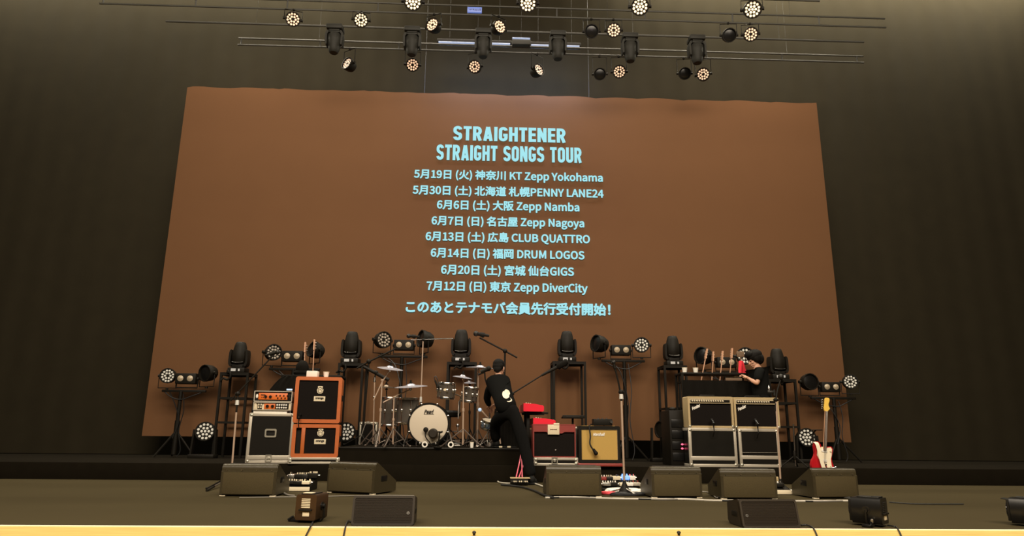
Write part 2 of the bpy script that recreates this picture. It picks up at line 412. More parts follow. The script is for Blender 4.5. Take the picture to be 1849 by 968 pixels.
def blinder(label, loc, es='blinder_lens', w=.34, group=None, tilt=.0):
    t = thing('blinder_light', label, 'stage light', loc, 0, group)
    h = w*.52; z0 = w*.22
    obj('housing', MB().box((0, 0, z0+h/2), (w, w*.5, h), .012), 'black', t)
    for sx in (-1, 1):
        M = Matrix.Translation((sx*w*.235, -w*.25, z0+h/2)) @ Matrix.Rotation(PI/2, 4, 'X')
        obj('lamp', MB().lathe([(w*.145, 0), (w*.145, .008), (w*.13, .010), (w*.09, .02), (0, .026)], 18, M), es, t)
    y = MB(); y.tube([(-w*.53, 0, z0+h*.5), (-w*.53, 0, .012), (w*.53, 0, .012), (w*.53, 0, z0+h*.5)], .011, 6)
    for sx in (-1, 1): y.cyl((sx*w*.5, 0, z0+h*.5), (sx*w*.58, 0, z0+h*.5), .025)
    obj('bracket', y, 'black', t); return t
def moving_head(label, loc, rz=0, hang=False, group=None, H=.57, disp='display', tone='black', tilt=0.0):
    t = thing('moving_head_light', label, 'stage light', loc, 0, group, rot=(PI if hang else 0, 0, rz)); k = H/.57
    tl = lambda q: (q[0]*k, q[1]*k, q[2]*k)
    obj('base', MB().box(tl((0, 0, .05)), tl((.31, .27, .10)), .02*k).box(tl((0, 0, .115)), tl((.2, .2, .03)), .01), tone, t)
    obj('display', MB().box(tl((-.045, -.136, .055)), tl((.085, .006, .045))).box(tl((.055, -.136, .055)), tl((.03, .006, .04))), disp, t)
    y = MB()
    for sx in (-1, 1):
        y.prism([(sx*.08*k, .11*k), (sx*.145*k, .125*k), (sx*.168*k, .17*k), (sx*.172*k, .24*k), (sx*.168*k, .37*k), (sx*.158*k, .415*k), (sx*.138*k, .43*k), (sx*.128*k, .40*k), (sx*.135*k, .2*k)], -.085*k, .085*k)
    y.box(tl((0, 0, .135)), tl((.25, .17, .05)), .012)
    obj('yoke', y, tone, t)
    obj('head', MB().lathe([(.06*k, .145*k), (.105*k, .165*k), (.130*k, .21*k), (.137*k, .30*k), (.134*k, .37*k), (.118*k, .44*k), (.106*k, .50*k), (.088*k, .555*k), (.074*k, .57*k)], 20, None, 1, 1.05), tone, t)
    g = MB(); g.tube([(.12*k*math.sin(a), -.147*k+.05*k*abs(math.sin(a)), .225*k-.035*k*math.cos(a)) for a in [(-1.0+.25*i) for i in range(9)]], .0035, 5)
    obj('trim_line', g, 'steel', t)
    return t
def light_tower(label, x0, x1, ytop, Y, rungs=(), dep=.42, plate=True):
    a = at((x0+x1)/2, ytop, Y); w = (x1-x0)*mpp(x0, ytop, Y); zt = a.z; z0 = PLAT_Z
    t = thing('light_tower', label, 'light tower', (a.x, Y, z0)); h = zt-z0; q = .036
    for sx in (-1, 1):
        for y in (0, dep): obj('leg', MB().box((sx*(w/2-q/2), y, h/2), (q, q, h)), 'black', t)
    for z in [h-q/2]+[at(0, ry, Y).z*0+at((x0+x1)/2, ry, Y).z-z0 for ry in rungs]:
        r = MB()
        for y in (0, dep): r.box((0, y, z), (w-2*q, q*.9, q*.9))
        for sx in (-1, 1): r.box((sx*(w/2-q/2), dep/2, z), (q*.9, dep-q, q*.9))
        obj('rung', r, 'black', t)
    obj('top_plate', MB().box((0, dep/2, h+.006), (w, dep+q, .012)), 'black', t)
    return t, Vector((a.x, Y+dep/2, zt+.012))
def light_stand(label, xp, ybar, x0, x1, Y, base=True, drop=(), pole_r=.03, zb=None):
    a = at(xp, ybar, Y); zb = PLAT_Z if zb is None else zb
    t = thing('lighting_stand', label, 'light stand', (a.x, Y, zb)); h = a.z-zb
    L = at(x0, ybar, Y).x-a.x; R = at(x1, ybar, Y).x-a.x
    obj('crossbar', MB().box(((L+R)/2, 0, h), (R-L, .045, .04), .006), 'black', t)
    obj('pole', MB().cyl((0, 0, 0.05), (0, 0, h*.55), pole_r*1.3).cyl((0, 0, h*.5), (0, 0, h), pole_r), 'black', t)
    for k in range(3):
        an = PI/2+k*2*PI/3+.3
        obj('leg', MB().tube([(0, 0, .42), (.36*math.cos(an), .20*math.sin(an), .015)], .016, 6), 'black', t)
    c = MB()
    c.tube([(L*.85, 0, h-.02), (L*.45, -.03, h-.10), (0.03, -.04, h-.14), (R*.5, -.03, h-.08), (R*.85, 0, h-.02)], .009, 5, 5)
    c.tube([(.06, -.04, h-.05), (.10, -.05, h*.7), (.06, -.05, h*.4), (.12, -.05, h*.12), (.08, -.05, .02)], .008, 5, 5)
    c.tube([(L*.6, 0, h-.02), (L*.2, -.05, h-.2), (.04, -.045, h*.55), (-.03, -.045, .3)], .009, 5, 5)
    obj('wiring', c, 'black_cable', t)
    return t
TY = 11.62                                   # the line of lights in front of the screen
AUD = (0.03, -1, -.03)
def bar_z(px, py, Y=TY): p = at(px, py, Y); p.z += .022; return p
LT = [('far left tower, the one with three cross rungs', 398, 450, 674, (719, 763), 430),
      ('tower behind the orange speaker stack', 611, 657, 657, (), 633),
      ('tower behind the drum kit', 807, 861, 655, (), 832),
      ('tower behind the red keyboards', 998, 1058, 654, (), 1024),
      ('tower left of the guitar workbench', 1198, 1240, 661, (738,), 1216),
      ('tower behind the guitar technician', 1387, 1437, 686, (728, 771), 1406)]
HEADTOP = [616, 597, 594, 597, 606, 630]
for i, (where, x0, x1, yt, rg, hx) in enumerate(LT):
    where2 = where.replace(', the one with three cross rungs', '')
    tw, tp = light_tower('black square steel '+('light tower with cross rungs at far left of the stage' if i == 0 else 'light '+where), x0, x1, yt, TY-.1, rg)
    p = at(hx, yt-1, TY+.1); hgt = (yt-1-HEADTOP[i])*mpp(hx, yt, TY+.1)
    moving_head('black moving head light standing upright on the '+where2, (p.x, TY+.1, tp.z), 0, False, 'moving heads on the towers', hgt)
def clamp(label, px, py, Y):
    p = at(px, py, Y)
    return solo('hook_clamp', MB().tube([(0, 0, .10), (.05, 0, .08), (.06, 0, .02), (.02, 0, -.03), (-.04, 0, -.01)], .018, 7, 4).box((.02, 0, .1), (.05, .05, .05), .008).tube([(-.04, 0, 0), (-.09, 0, -.05)], .014), 'black', label, 'clamp', p)
clamp('black hook clamp hanging under the top of the far left light tower', 409, 682, TY-.14)
clamp('black hook clamp under the top of the tower beside the orange stack', 617, 668, TY-.14)
clamp('black hook clamp hanging under the top of the tower behind the drums', 829, 661, TY-.14)
clamp('black hook clamp hanging under the top of the tower behind the keyboards', 1019, 662, TY-.14)

light_stand('black tee-bar lighting stand at the far left edge of the screen', 327, 706, 293, 372, TY)
light_stand('black tee-bar lighting stand half hidden behind the orange amplifier stack', 530, 667, 486, 578, TY)
light_stand('black tee-bar lighting stand behind the floor toms of the drum kit', 726, 644, 683, 772, TY)
light_stand('black tee-bar lighting stand behind the tall straight microphone stand', 1127, 652, 1086, 1164, TY)
light_stand('black tee-bar lighting stand behind the guitar workbench', 1310, 674, 1266, 1352, TY)
light_stand('black tee-bar lighting stand behind the red guitar at far right', 1505, 719, 1464, 1545, TY)
PB = 'LED par can '
par('lit LED par can at left end of the far left tee-bar', bar_z(301, 706), (.08, -1, 0), 'lens_stage', size=.235)
blinder('twin blinder lamp on the far left tee-bar stand', bar_z(336, 704), w=.33)
par('dark round par can at right end of the far left tee-bar', bar_z(372, 704), (-.5, -1, -.1), None, size=.265)
par('dark tilted par can with dim lens above the black microphone boom', bar_z(490, 666), (.75, -1, .1), 'lens_grey', size=.26)
blinder('twin blinder lamp glowing beside the headstocks behind the orange stack', bar_z(528, 664), w=.34)
par('dark par can standing behind the two headstocks', bar_z(567, 662), (-.6, -.6, .25), None, size=.265)
par('dark par can with dim lens at left end of tee-bar behind drums', bar_z(689, 644), (.75, -1, .05), 'lens_grey', size=.27)
blinder('twin blinder lamp on the tee-bar behind the drums', bar_z(729, 643), w=.33)
par('dark par can turned sideways at right end of tee-bar behind drums', bar_z(765, 644), (-.9, -.5, .15), None, size=.285)
par('dark par can turned sideways at left end of tee-bar behind microphone stand', bar_z(1082, 652), (-.9, -.45, .1), None, size=.285)
blinder('twin blinder lamp on the tee-bar above the tall microphone stand', bar_z(1121, 652), w=.33)
par('lit LED par can at right end of the tee-bar above the microphone stand', bar_z(1159, 651), (-.1, -1, .03), 'lens_stage', size=.25)
par('dark par can behind the paper cups on the guitar workbench', bar_z(1272, 674), (-.9, -.5, .1), None, size=.285)
blinder('twin blinder lamp behind the necks on the guitar workbench', bar_z(1311, 674), w=.33)
par('lit par can half hidden by the head of the guitar technician', bar_z(1347, 674), (-.15, -1, .05), 'lens_stage', size=.28)
par('round dark par can showing its lens, left on the far right tee-bar', bar_z(1463, 720), (.12, -1, .08), None, size=.27)
blinder('twin blinder lamp above the yellow headstock of the red guitar', bar_z(1499, 718), w=.32)
par('brightly lit par can past the right edge of the screen', bar_z(1537, 716), (-.2, -1, .04), 'lens_stage', size=.235)
def floor_par(px, py, Y, label, aim, lens, size=.30):
    p = at(px, py, Y); p.z = PLAT_Z
    t = par(label, p, aim, lens, size=size, full=True, name='floor_par_light'); return t
def lifted(px, py, label, lens, aim, size=.28, Y=11.45):
    c = at(px, py, Y); h = c.z-PLAT_Z
    t = thing('floor_par_light', label, 'stage light', (c.x, Y, PLAT_Z)); d = Vector(aim).normalized(); R = size/2
    M = Matrix.Translation((0, 0, h)) @ d.to_track_quat('Z', 'Y').to_matrix().to_4x4()
    obj('can', MB().lathe([(R*.4, -R*1.3), (R*.85, -R*1.1), (R*1.05, -R*.3), (R*1.08, R*.3), (R*.95, R*.3), (R*.93, R*.12), (0, R*.12)], 18, M), 'black', t)
    if lens:
        b = MB()
        for (x, z) in hexes()+[(0, 0)]: b.cyl(M @ Vector((x*R*.78, z*R*.78, R*.12)), M @ Vector((x*R*.78, z*R*.78, R*.12+.012)), R*.155, R*.125, 8)
        obj('lens_cluster', b, lens, t)
    y = MB()
    for sx in (-1, 1): y.prism([(sx*R*1.1, h+.03), (sx*R*1.3, h+.03), (sx*R*1.45, .02), (sx*R*1.25, .02)], -.04, .04)
    y.box((0, 0, .03), (R*2.9, .22, .06), .012)
    obj('bracket', y, 'black', t); return t
lifted(371, 779, 'lit round floor light left of the far left tower', 'lens_stage', (.12, -1, .05))
lifted(625, 780, 'lit round floor light just right of the orange stack', 'lens_stage', (.05, -1, .05))
lifted(1456, 790, 'lit round floor light left of the red guitar', 'lens_stage', (-.05, -1, .05))
lifted(1194, 776, 'dark floor light turned sideways at the foot of a tower', None, (-.9, -.35, .05), .26)

# ------------------------------------------------------------------ lighting rig overhead
def batten(label, y_px, Y, x0, x1, r=.016, m='truss', two=None):
    a = at(x0, y_px+(x0-924)*.0325, Y); b = at(x1, y_px+(x1-924)*.0325, Y)
    z = at(924, y_px, Y).z; t = thing('lighting_batten', label, 'lighting batten', ((a.x+b.x)/2, Y, z)); w = b.x-a.x
    obj('pipe', MB().cyl((-w/2, 0, 0), (w/2, 0, 0), r, n=8), m, t)
    if two:
        obj('pipe', MB().cyl((-w/2, 0, two), (w/2, 0, two), r, n=8), m, t)
        for k in range(int(w/1.4)+1):
            x = -w/2+.05+k*1.4
            if x < w/2: obj('tie', MB().cyl((x, 0, 0), (x, 0, two), r*.8, n=6), 'truss', t)
    for k in range(4): obj('suspension_wire', MB().cyl((-w/2+w*(k+.5)/4, 0, max(two or 0, 0)), (-w/2+w*(k+.5)/4, 0, 13.0-z), .002, n=5), 'black_cable', t)
    return t
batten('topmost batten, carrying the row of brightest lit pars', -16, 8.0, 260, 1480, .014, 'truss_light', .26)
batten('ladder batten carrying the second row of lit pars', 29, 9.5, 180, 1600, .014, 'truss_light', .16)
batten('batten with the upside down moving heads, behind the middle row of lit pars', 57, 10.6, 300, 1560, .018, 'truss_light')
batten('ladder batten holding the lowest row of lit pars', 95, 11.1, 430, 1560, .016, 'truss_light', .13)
ORD = ['first', 'second', 'third', 'fourth', 'fifth', 'sixth']
def row(pts, Y, zb_px, size, lensf, name, aimz):
    for i, (x, y) in enumerate(pts):
        p = at(x, y, Y); zb = at(924, zb_px, Y).z
        par('%s lit par from the left in the %s hanging row' % (ORD[i], name), (p.x, Y, zb), aimz[i], lensf(i), True, size, 'pars of the %s hanging row' % name, full=(name == 'topmost'), hv=p.z-zb)
# every par turns towards the hall; the aim sets how open its lens face looks
dn = lambda a, e: (a, -1, -e)
row([(746, 3), (953, 6), (1155, 12), (1358, 17)], 8.0, -16, .225, lambda i: 'lens_bright', 'topmost', [dn(.05, .65), dn(0, .7), dn(-.1, .7), dn(-.2, .7)])
row([(529, 35), (652, 36), (783, 47), (900, 50), (1108, 55), (1355, 62)], 9.5, 29, .215, lambda i: 'lens_bright' if i == 1 else 'lens_lit', 'middle', [dn(.3, .55), dn(.15, .75), dn(-.5, .05), dn(.6, .1), dn(-.1, .5), dn(-.2, .6)])
row([(630, 117), (745, 117), (858, 121), (970, 128), (1118, 130), (1270, 135)], 11.1, 95, .225, lambda i: 'lens_dim' if i in (0, 3) else 'lens_lit', 'lowest', [dn(-.7, -.15), dn(.1, .65), dn(-.3, .4), dn(.8, -.1), dn(-.1, .4), dn(-.4, .3)])
for (x, y, Y, w) in ((1068, 57, 9.5, 'between the fourth and fifth lit pars of the middle row'), (1316, 64, 9.5, 'just left of the last lit par in the middle row'),
                     (1083, 134, 11.1, 'left of the fifth lit par in the lowest row'), (1236, 133, 11.1, 'left of the last lit par in the lowest row')):
    p = at(x, y, Y); zb = at(924, 29 if Y < 10 else 95, Y).z; par('unlit par hanging '+w, (p.x, Y, zb), (-.1, -1, -.5), None, True, .21, hv=p.z-zb)
for i, (x, y, w) in enumerate(((605, 62, 'above the first par of the lowest row'), (745, 62, 'right above the second par of the lowest row'), (873, 64, 'in front of the glowing strip, beside the blue sign'),
                               (1007, 67, 'in front of the right end of the glowing strip'), (1137, 71, 'above the fifth par of the lowest row'), (1257, 74, 'furthest right of the hanging moving heads'))):
    p = at(x, y, 10.6); p.z = at(924, 57, 10.6).z-.012; moving_head('upside down moving head '+w, (p.x, 10.6, p.z), 0, True, None, .50, 'lens_lit' if i in (2, 3) else 'display', 'truss_dim')
# hanging strip lights, the panel between them and the small blue sign
def strip(label, x0, x1, y, Y=11.45, on=True):
    a = at(x0, y-.5, Y); b = at(x1, y+.032*(x1-x0)-.5, Y); w = b.x-a.x; z = (a.z+b.z)/2
    t = thing('strip_light', label, 'strip light', ((a.x+b.x)/2, Y, z))
    obj('housing', MB().box((0, .05, .05), (w+.06, .12, .08), .01), 'black', t)
    obj('tube', MB().cyl((-w/2, 0, 0), (w/2, 0, 0), .030, n=10), 'strip_glow', t)
    l = bpy.data.lights.new('strip_glow', 'AREA'); l.shape = 'RECTANGLE'; l.size = w; l.size_y = .06; l.energy = 45; l.color = (.30, .48, 1.0)
    lo = bpy.data.objects.new('strip_glow', l); COL.objects.link(lo); lo.parent = t; lo.location = (0, .09, .0); lo.rotation_euler = (PI/2-.5, 0, 0)
    for sx in (-.35, .35): obj('suspension_wire', MB().cyl((sx*w, .05, .09), (sx*w, .05, 13-z), .002, n=5), 'black_cable', t)
strip('bluish glowing strip light left of the hanging panel', 792, 921, 77.5)
strip('bluish glowing strip light right of the hanging panel', 959, 1046, 83)
a = at(941, 79, 11.0); k = mpp(941, 79, 11.0)
t = thing('hanging_panel_light', 'dark panel light with glowing top edge between the strip lights', 'panel light', a)
obj('housing', MB().box((0, 0, 0), (33*k, .14, 10*k), .01), 'truss', t); obj('tube', MB().cyl((-16*k, -.02, 9*k), (16*k, -.02, 9*k), .02, n=8), 'strip_glow', t)
obj('arm', MB().cyl((-15*k, 0, 0), (-15*k, 0, 12*k), .01).cyl((15*k, 0, 0), (15*k, 0, 12*k), .01), 'black', t)
obj('suspension_wire', MB().cyl((0, 0, 4*k), (0, 0, 13-a.z), .002, n=5), 'black_cable', t)
a = at(857, 18.5, 8.2); k = mpp(857, 18.5, 8.2)
t = thing('hanging_sign', 'small blue sign with dark markings hanging from the top batten', 'sign', a)
obj('board', MB().box((0, 0, 0), (26*k, .03, 10.5*k), .004), 'sign_glow', t)
s = MB()
for j in range(7): s.box(((-8+j*3)*k, -.017, random.uniform(-.8, .8)*k), (2*k, .004, random.uniform(1, 4)*k))
obj('marking', s, 'sign_dark', t); obj('suspension_wire', MB().cyl((0, 0, 5*k), (0, 0, 13-a.z), .002, n=5), 'black_cable', t)

# ------------------------------------------------------------------ amplifiers and cases
def rect(x0, x1, y0, y1, Y):                 # centre x, bottom z, width and height of an upright face seen between pixels
    k = mpp((x0+x1)/2, (y0+y1)/2, Y); b = at((x0+x1)/2, y1, Y); t = at((x0+x1)/2, y0, Y)
    return b.x, b.z, (x1-x0)*k, t.z-b.z
def flight_case(label, x, y, z, w, h, d, lid=.0, name='flight_case', edge=.035, front='case_black', handle=False, latch=(), rz=0, base=.0, ybar=None, trim='alu'):
    """Black panelled case with aluminium edging; front face at local y=0."""
    t = thing(name, label, 'flight case', (x, y, z), rz)
    obj('panel', MB().box((0, d/2, h/2), (w-.012, d-.012, h-.012)), front, t)
    e = MB(); q = edge
    for sx in (-1, 1):
        for yy in (q/2, d-q/2): e.box((sx*(w/2-q/2), yy, h/2), (q, q, h-q*.4), .004)
    for zz in (q/2, h-q/2):
        for yy in (q/2, d-q/2): e.box((0, yy, zz), (w-q*.4, q, q), .004)
        for sx in (-1, 1): e.box((sx*(w/2-q/2), d/2, zz), (q, d-q*.4, q), .004)
    if ybar:
        for (b0, b1) in ybar: e.box((0, .008, (b0+b1)/2), (w-q, .02, b1-b0), .003)
    obj('edge_trim', e, trim, t)
    for sx in (-1, 1):
        for zz in (0.03, h-.03): obj('corner', MB().ball((sx*(w/2-.028), .024, zz), (.034, .032, .034), 10, 6), 'alu_corner', t)
    if handle:
        hz = h*handle
        g = MB().ring(rrect(.155, .115, .02, 3, 0, hz), rrect(.115, .07, .012, 3, 0, hz), -.010, .006)
        o = obj('handle_plate', g, 'alu_corner', t); obj('grip', MB().box((0, -.008, hz-.018), (.11, .012, .026), .005), 'black', o)
    for (lx, lz) in latch:
        o = obj('latch', MB().ring(rrect(.085, .095, .012, 3, lx, lz), rrect(.06, .07, .008, 3, lx, lz), -.014, .004), 'alu_corner', t)
        obj('twist', MB().box((lx, -.004, lz), (.035, .012, .045), .006).cyl((lx, -.014, lz), (lx, .0, lz), .016), 'alu_corner', o)
    return t
AY = 9.86
# the bass rack at left: case, its lid tray and two orange heads in a rack sleeve
x, z, w, h = rect(444, 524, 746, 836, AY)
CZ = PLAT_Z
def tall(yb, y, xx): return at(xx, y, AY).z
flight_case('tall black flight case with a recessed handle under the two orange heads', x, AY, CZ, w, at(485, 746, AY).z-CZ, .44, rz=.14, handle=.60, latch=((-.0, .07),), edge=.042, ybar=((.05, .11),))
ztop = at(485, 746, AY).z
zl = at(487, 741, AY).z
solo('rack_base_board', MB().box((0, .20, (zl-ztop)/2), (.45, .38, zl-ztop), .004), 'white', 'pale board between the tall flight case and the lower orange head', 'board', (at(487, 746, AY).x, AY+.01, ztop), .14)
def amp_head(label, x0, x1, y0, y1, z, kind):
    x, zz, w, h = rect(x0, x1, y0, y1, AY); h = at((x0+x1)/2, y0, AY).z-z
    t = thing('amplifier_head', label, 'amplifier', (x, AY, z), .14); d = .36
    obj('cabinet', MB().ring(rrect(w, h, .008, 2, 0, h/2), rrect(w-.022, h-.022, .004, 2, 0, h/2), 0, d).box((0, d*.6, h/2), (w-.02, d*.7, h-.02)), 'alu', t)
    if kind == 0:
        obj('front_panel', MB().box((0, .045, h/2), (w-.024, .03, h-.024)), 'black', t)
        p = obj('control_panel', MB().box((-.005, .025, h/2), (w*.76, .012, h*.62), .003), 'orange_panel', t)
        for i, kx in enumerate((-.5, -.16)): obj('knob', MB().cyl((kx*w*.36-.01, .02, h*.47), (kx*w*.36-.01, -.004, h*.47), .021, .018), 'black_gloss', t)
        for i in range(9): obj('knob', MB().cyl((.02+.05*(i % 5)-(.0 if i < 5 else -.02)+.02, .02, h*(.58 if i < 5 else .36)), (.02+.05*(i % 5)-(.0 if i < 5 else -.02)+.02, .004, h*(.58 if i < 5 else .36)), .011, .009), 'black_gloss', t)
        obj('badge', MB().ball((-w*.43, .03, h*.5), (.016, .008, .03), 10, 6), 'white', t)
        obj('logo', MB().box((-w*.27, .018, h*.62), (.06, .004, .012)).box((-w*.30, .018, h*.40), (.010, .004, .012)).box((-w*.26, .018, h*.42), (.014, .004, .010)).box((-w*.21, .018, h*.40), (.014, .004, .014)), 'black', t)
    else:
        obj('front_panel', MB().box((0, .045, h/2), (w-.024, .03, h-.024)), 'cream', t)
        obj('control_panel', MB().box((-.035, .026, h/2), (w*.31, .012, h*.72), .002), 'orange_panel', t)
        obj('knob_panel', MB().box((w*.24, .026, h/2), (w*.36, .012, h*.72), .002), 'black', t)
        obj('switch_panel', MB().box((-w*.335, .026, h/2), (w*.12, .012, h*.72), .002), 'black', t)
        for kx in (-.07, .0): obj('knob', MB().cyl((kx-.0, .02, h*.5), (kx, -.004, h*.5), .022, .019), 'black_gloss', t)
        for i in range(10): obj('knob', MB().cyl((w*.24+(i % 5-2)*.030, .02, h*(.66 if i < 5 else .34)), (w*.24+(i % 5-2)*.030, .002, h*(.66 if i < 5 else .34)), .0125, .011), 'white', t)
        for i in range(4): obj('switch', MB().box((-w*.36+(i % 2)*.03, .018, h*(.66 if i < 2 else .36)), (.018, .008, .025), .002), 'cream', t)
        for sx in (-1, 1): obj('rack_ear', MB().box((sx*(w/2-.022), .022, h/2), (.028, .012, h-.02), .002).cyl((sx*(w/2-.022), .016, h*.75), (sx*(w/2-.022), .012, h*.75), .007).cyl((sx*(w/2-.022), .016, h*.25), (sx*(w/2-.022), .012, h*.25), .007), 'cream', t)
    return t
zA = zl; zB = at(490, 725.5, AY).z
amp_head('lower orange and black amplifier head in a pale sleeve, white knobs', 457.5, 524.5, 726, 742, zA, 1)
amp_head('upper orange amplifier head in a pale sleeve, topmost on the tall case', 459, 526, 706, 725, zB, 0)
a = at(525, 703, AY+.05)
t = thing('digital_tuner', 'small glowing tuner box lying on the upper orange head', 'tuner', (at(520.5, 705, AY).x, AY+.06, at(490, 706, AY).z+.004))
obj('body', MB().box((0, .04, .018), (.09, .08, .036), .004), 'black', t); obj('display', MB().box((0, -.002, .02), (.08, .006, .022)), 'display_blue', t)

def crest(mb, cx, cz, s):
    mb.prism([(cx+s*a, cz+s*b) for a, b in ((-.28, .5), (.28, .5), (.34, .36), (.26, .26), (.44, .0), (.36, -.35), (.15, -.5), (-.15, -.5), (-.36, -.35), (-.44, .0), (-.26, .26), (-.34, .36))], -.004, .0)
    return mb
def orange_cab(label, x0, x1, y0, z0, ytop, slotted=False, d=.40):
    x, zz, w, h = rect(x0, x1, y0, y0+10, AY); zt = at((x0+x1)/2, ytop, AY).z; h = zt-z0
    t = thing('speaker_cabinet', label, 'speaker cabinet', (x, AY, z0), .14); q = .050
    obj('shell', MB().ring(rrect(w, h, .03, 4, 0, h/2), rrect(w-2*q, h-2*q, .01, 4, 0, h/2), 0, d).box((0, d*.55, h/2), (w-.03, d*.8, h-.03)), 'orange', t)
    gx = .0 if not slotted else .06
    gw = w-2*q-(0 if not slotted else .12)
    obj('grille', MB().box((gx, .035, h/2), (gw, .02, h-2*q+.002)), 'amp_grille', t)
    if slotted:
        obj('port_divider', MB().box((-w/2+q+.098, .02, h/2), (.052, .04, h-2*q+.002), .006), 'orange', t)
        obj('port', MB().box((-w/2+q+.03, .06, h/2), (.09, .02, h-2*q+.002)), 'black', t)
    cz = h*.64
    obj('crest', crest(MB(), gx*.7+.02, cz+.05, .105), 'cream', t, (0, .024, 0))
    o = obj('crest_mark', MB().tube([(gx*.7+.02+.03*math.cos(u), .0, cz+.045+.04*math.sin(u)) for u in [i*.5 for i in range(13)]], .004, 5).tube([(gx*.7+.0, 0, cz+.04), (gx*.7+.02, 0, cz+.06), (gx*.7+.04, 0, cz+.035)], .003, 5), 'amp_grille', t, (0, .019, 0))
    n = obj('name_plate', MB().box((gx*.7+.02, .02, cz-.075), (.155, .008, .068), .002), 'cream', t)
    obj('lettering', text_mesh('lettering', 'orange', .115, .034, 'amp_grille', .003, 0, .02), None, n, (gx*.7+.02, .0145, cz-.072))
    for sx in (-1, 1): obj('side_handle', MB().box((sx*(w/2+.002), d*.5, h*.55), (.012, .2, .08), .004), 'black', t)
    return t
# case tray under the orange stack
x, zz, w, h = rect(521, 612, 826, 838, AY)
zt = at(566, 826, AY).z
flight_case('low black case tray with pale edges under the orange speaker stack', x, AY-.01, CZ, w, zt-CZ, .6, edge=.030, name='case_tray', rz=.14)
zm = at(570, 764, AY).z
orange_cab('lower orange speaker cabinet with a slotted left port, on the case tray', 529, 612, 770, zt, 766, True)
orange_cab('upper orange speaker cabinet at the top of the stack', 533.5, 616, 700, zm, 680.5)
zo = at(575, 680.5, AY).z
solo('white_box', MB().box((0, 0, .043), (.155, .11, .086), .008), 'white', 'white box on top of the upper orange cabinet', 'box', (at(562, 675, AY).x, AY+.09, zo))
def cup(label, x, y, z, r=.042, h=.075):
    t = thing('paper_cup', label, 'cup', (x, y, z)); obj('wall', MB().lathe([(r*.72, 0), (r*.98, h), (r*.9, h), (r*.66, .006)], 16), 'white', t)
    obj('rim', MB().lathe([(r*.95, h-.004), (r*1.05, h-.002), (r*1.05, h+.004), (r*.93, h+.004)], 16, None, 1, 1, True), 'cream', t); return t
cup('white paper cup on the upper orange cabinet', at(586, 676, AY).x, AY+.10, zo)

# red combo on its case lid
x, zz, w, h = rect(963, 1040, 765, 826, AY)
zc = at(1000, 826, AY).z
flight_case('low black flight case with pale edges under the maroon amplifier', at(1004, 830, AY).x, AY, CZ, 80*mpp(1000, 830, AY), zc-CZ-.002, .5, edge=.036, name='flight_case', latch=((-.02, .07),))
t = thing('combo_amplifier', 'maroon combo amplifier with black grille and a white label card', 'amplifier', (x, AY+.02, zc)); H = at(1000, 766, AY).z-zc; d = .32
obj('cabinet', MB().ring(rrect(w, H, .012, 3, 0, H/2), rrect(w-.03, H-.026, .006, 3, 0, H/2), 0, d).box((0, d*.6, H/2), (w-.025, d*.75, H-.025)), 'maroon', t)
g = MB().prism([(-w/2+.012, H-.012), (w/2-.012, H-.012), (w/2-.012, H*.765), (w*.24, H*.765), (w*.18, H*.72), (-w*.13, H*.72), (-w*.19, H*.765), (-w/2+.012, H*.765)], .004, .05)
obj('top_panel', g, 'maroon', t)
obj('grille', MB().box((0, .045, H*.36), (w-.028, .03, H*.715)), 'amp_grille', t)
card = obj('label_card', MB().box((-.012, -.003, H*.835), (.165, .008, .135), .002).box((.03, -.003, H*.835+.075), (.08, .008, .03), .002), 'cream', t); obj('lettering', MB().box((-.012, -.008, H*.835), (.095, .003, .010)).box((-.056, -.008, H*.835), (.006, .003, .018)).box((-.03, -.008, H*.835), (.005, .003, .016)).box((.032, -.008, H*.838), (.005, .003, .022)).box((.008, -.008, H*.836), (.005, .003, .016)), 'brown_cloth', card)
obj('badge', MB().ball((.02, .028, H*.22), (.018, .006, .006), 8, 5), 'steel', t)
# gold-fronted combo on a red dolly
x, zz, w, h = rect(1046, 1121, 770, 835, AY)
zd = at(1085, 836.5, AY).z
t = thing('dolly', 'flat red wheeled dolly under the gold-fronted amplifier', 'dolly', (at(1083, 840, AY).x, AY-.03, 0)); dw = 80*mpp(1083, 840, AY)
t.location.z = CZ
hz = max(zd-CZ, .02)
# the dolly stands right at the front of the platform
obj('board', MB().box((0, .2, hz-.02), (dw, .52, .04), .008), 'maroon', t)
for sx in (-1, 1):
    for yy in (.05, .38): obj('caster', MB().cyl((sx*dw*.40-.012, yy, .028), (sx*dw*.40+.012, yy, .028), .026).box((sx*dw*.40, yy, .05), (.04, .05, .02)), 'rubber', t)
zg = CZ+hz
t = thing('combo_amplifier', 'black combo amplifier with a gold cloth front and white script name', 'amplifier', (x, AY, zg)); H = at(1085, 769.5, AY).z-zg; d = .28; q = .05
obj('cabinet', MB().ring(rrect(w, H, .02, 3, 0, H/2), rrect(w-2*q+.02, H-2*q+.01, .008, 3, 0, H/2), 0, d).box((0, d*.6, H/2), (w-.04, d*.75, H-.04)), 'black', t)
obj('grille', MB().box((0, .03, H*.49), (w-2*q+.026, .02, H-2*q+.016)), 'gold_grille', t)
obj('piping', MB().ring(rrect(w-2*q+.03, H-2*q+.02, .01, 3, 0, H*.49), rrect(w-2*q+.018, H-2*q+.008, .008, 3, 0, H*.49), .008, .022), 'cream', t)
obj('lettering', text_mesh('lettering', 'Marshall', .17, .045, 'white', .004, .35, .02), None, t, (-.005, .014, H*.775))
obj('control_plate', MB().box((0, .12, H+.001), (w*.8, .1, .006), .002), 'gold_grille', t)
obj('handle', MB().tube([(-.1, .2, H), (-.09, .2, H+.025), (.09, .2, H+.025), (.1, .2, H)], .010, 6), 'black', t)
zt2 = zg+H
t = thing('effects_box', 'black box with a chrome knob lying on the gold-fronted amplifier', 'box', (at(1090, 765, AY).x, AY+.13, zt2+.004)); 
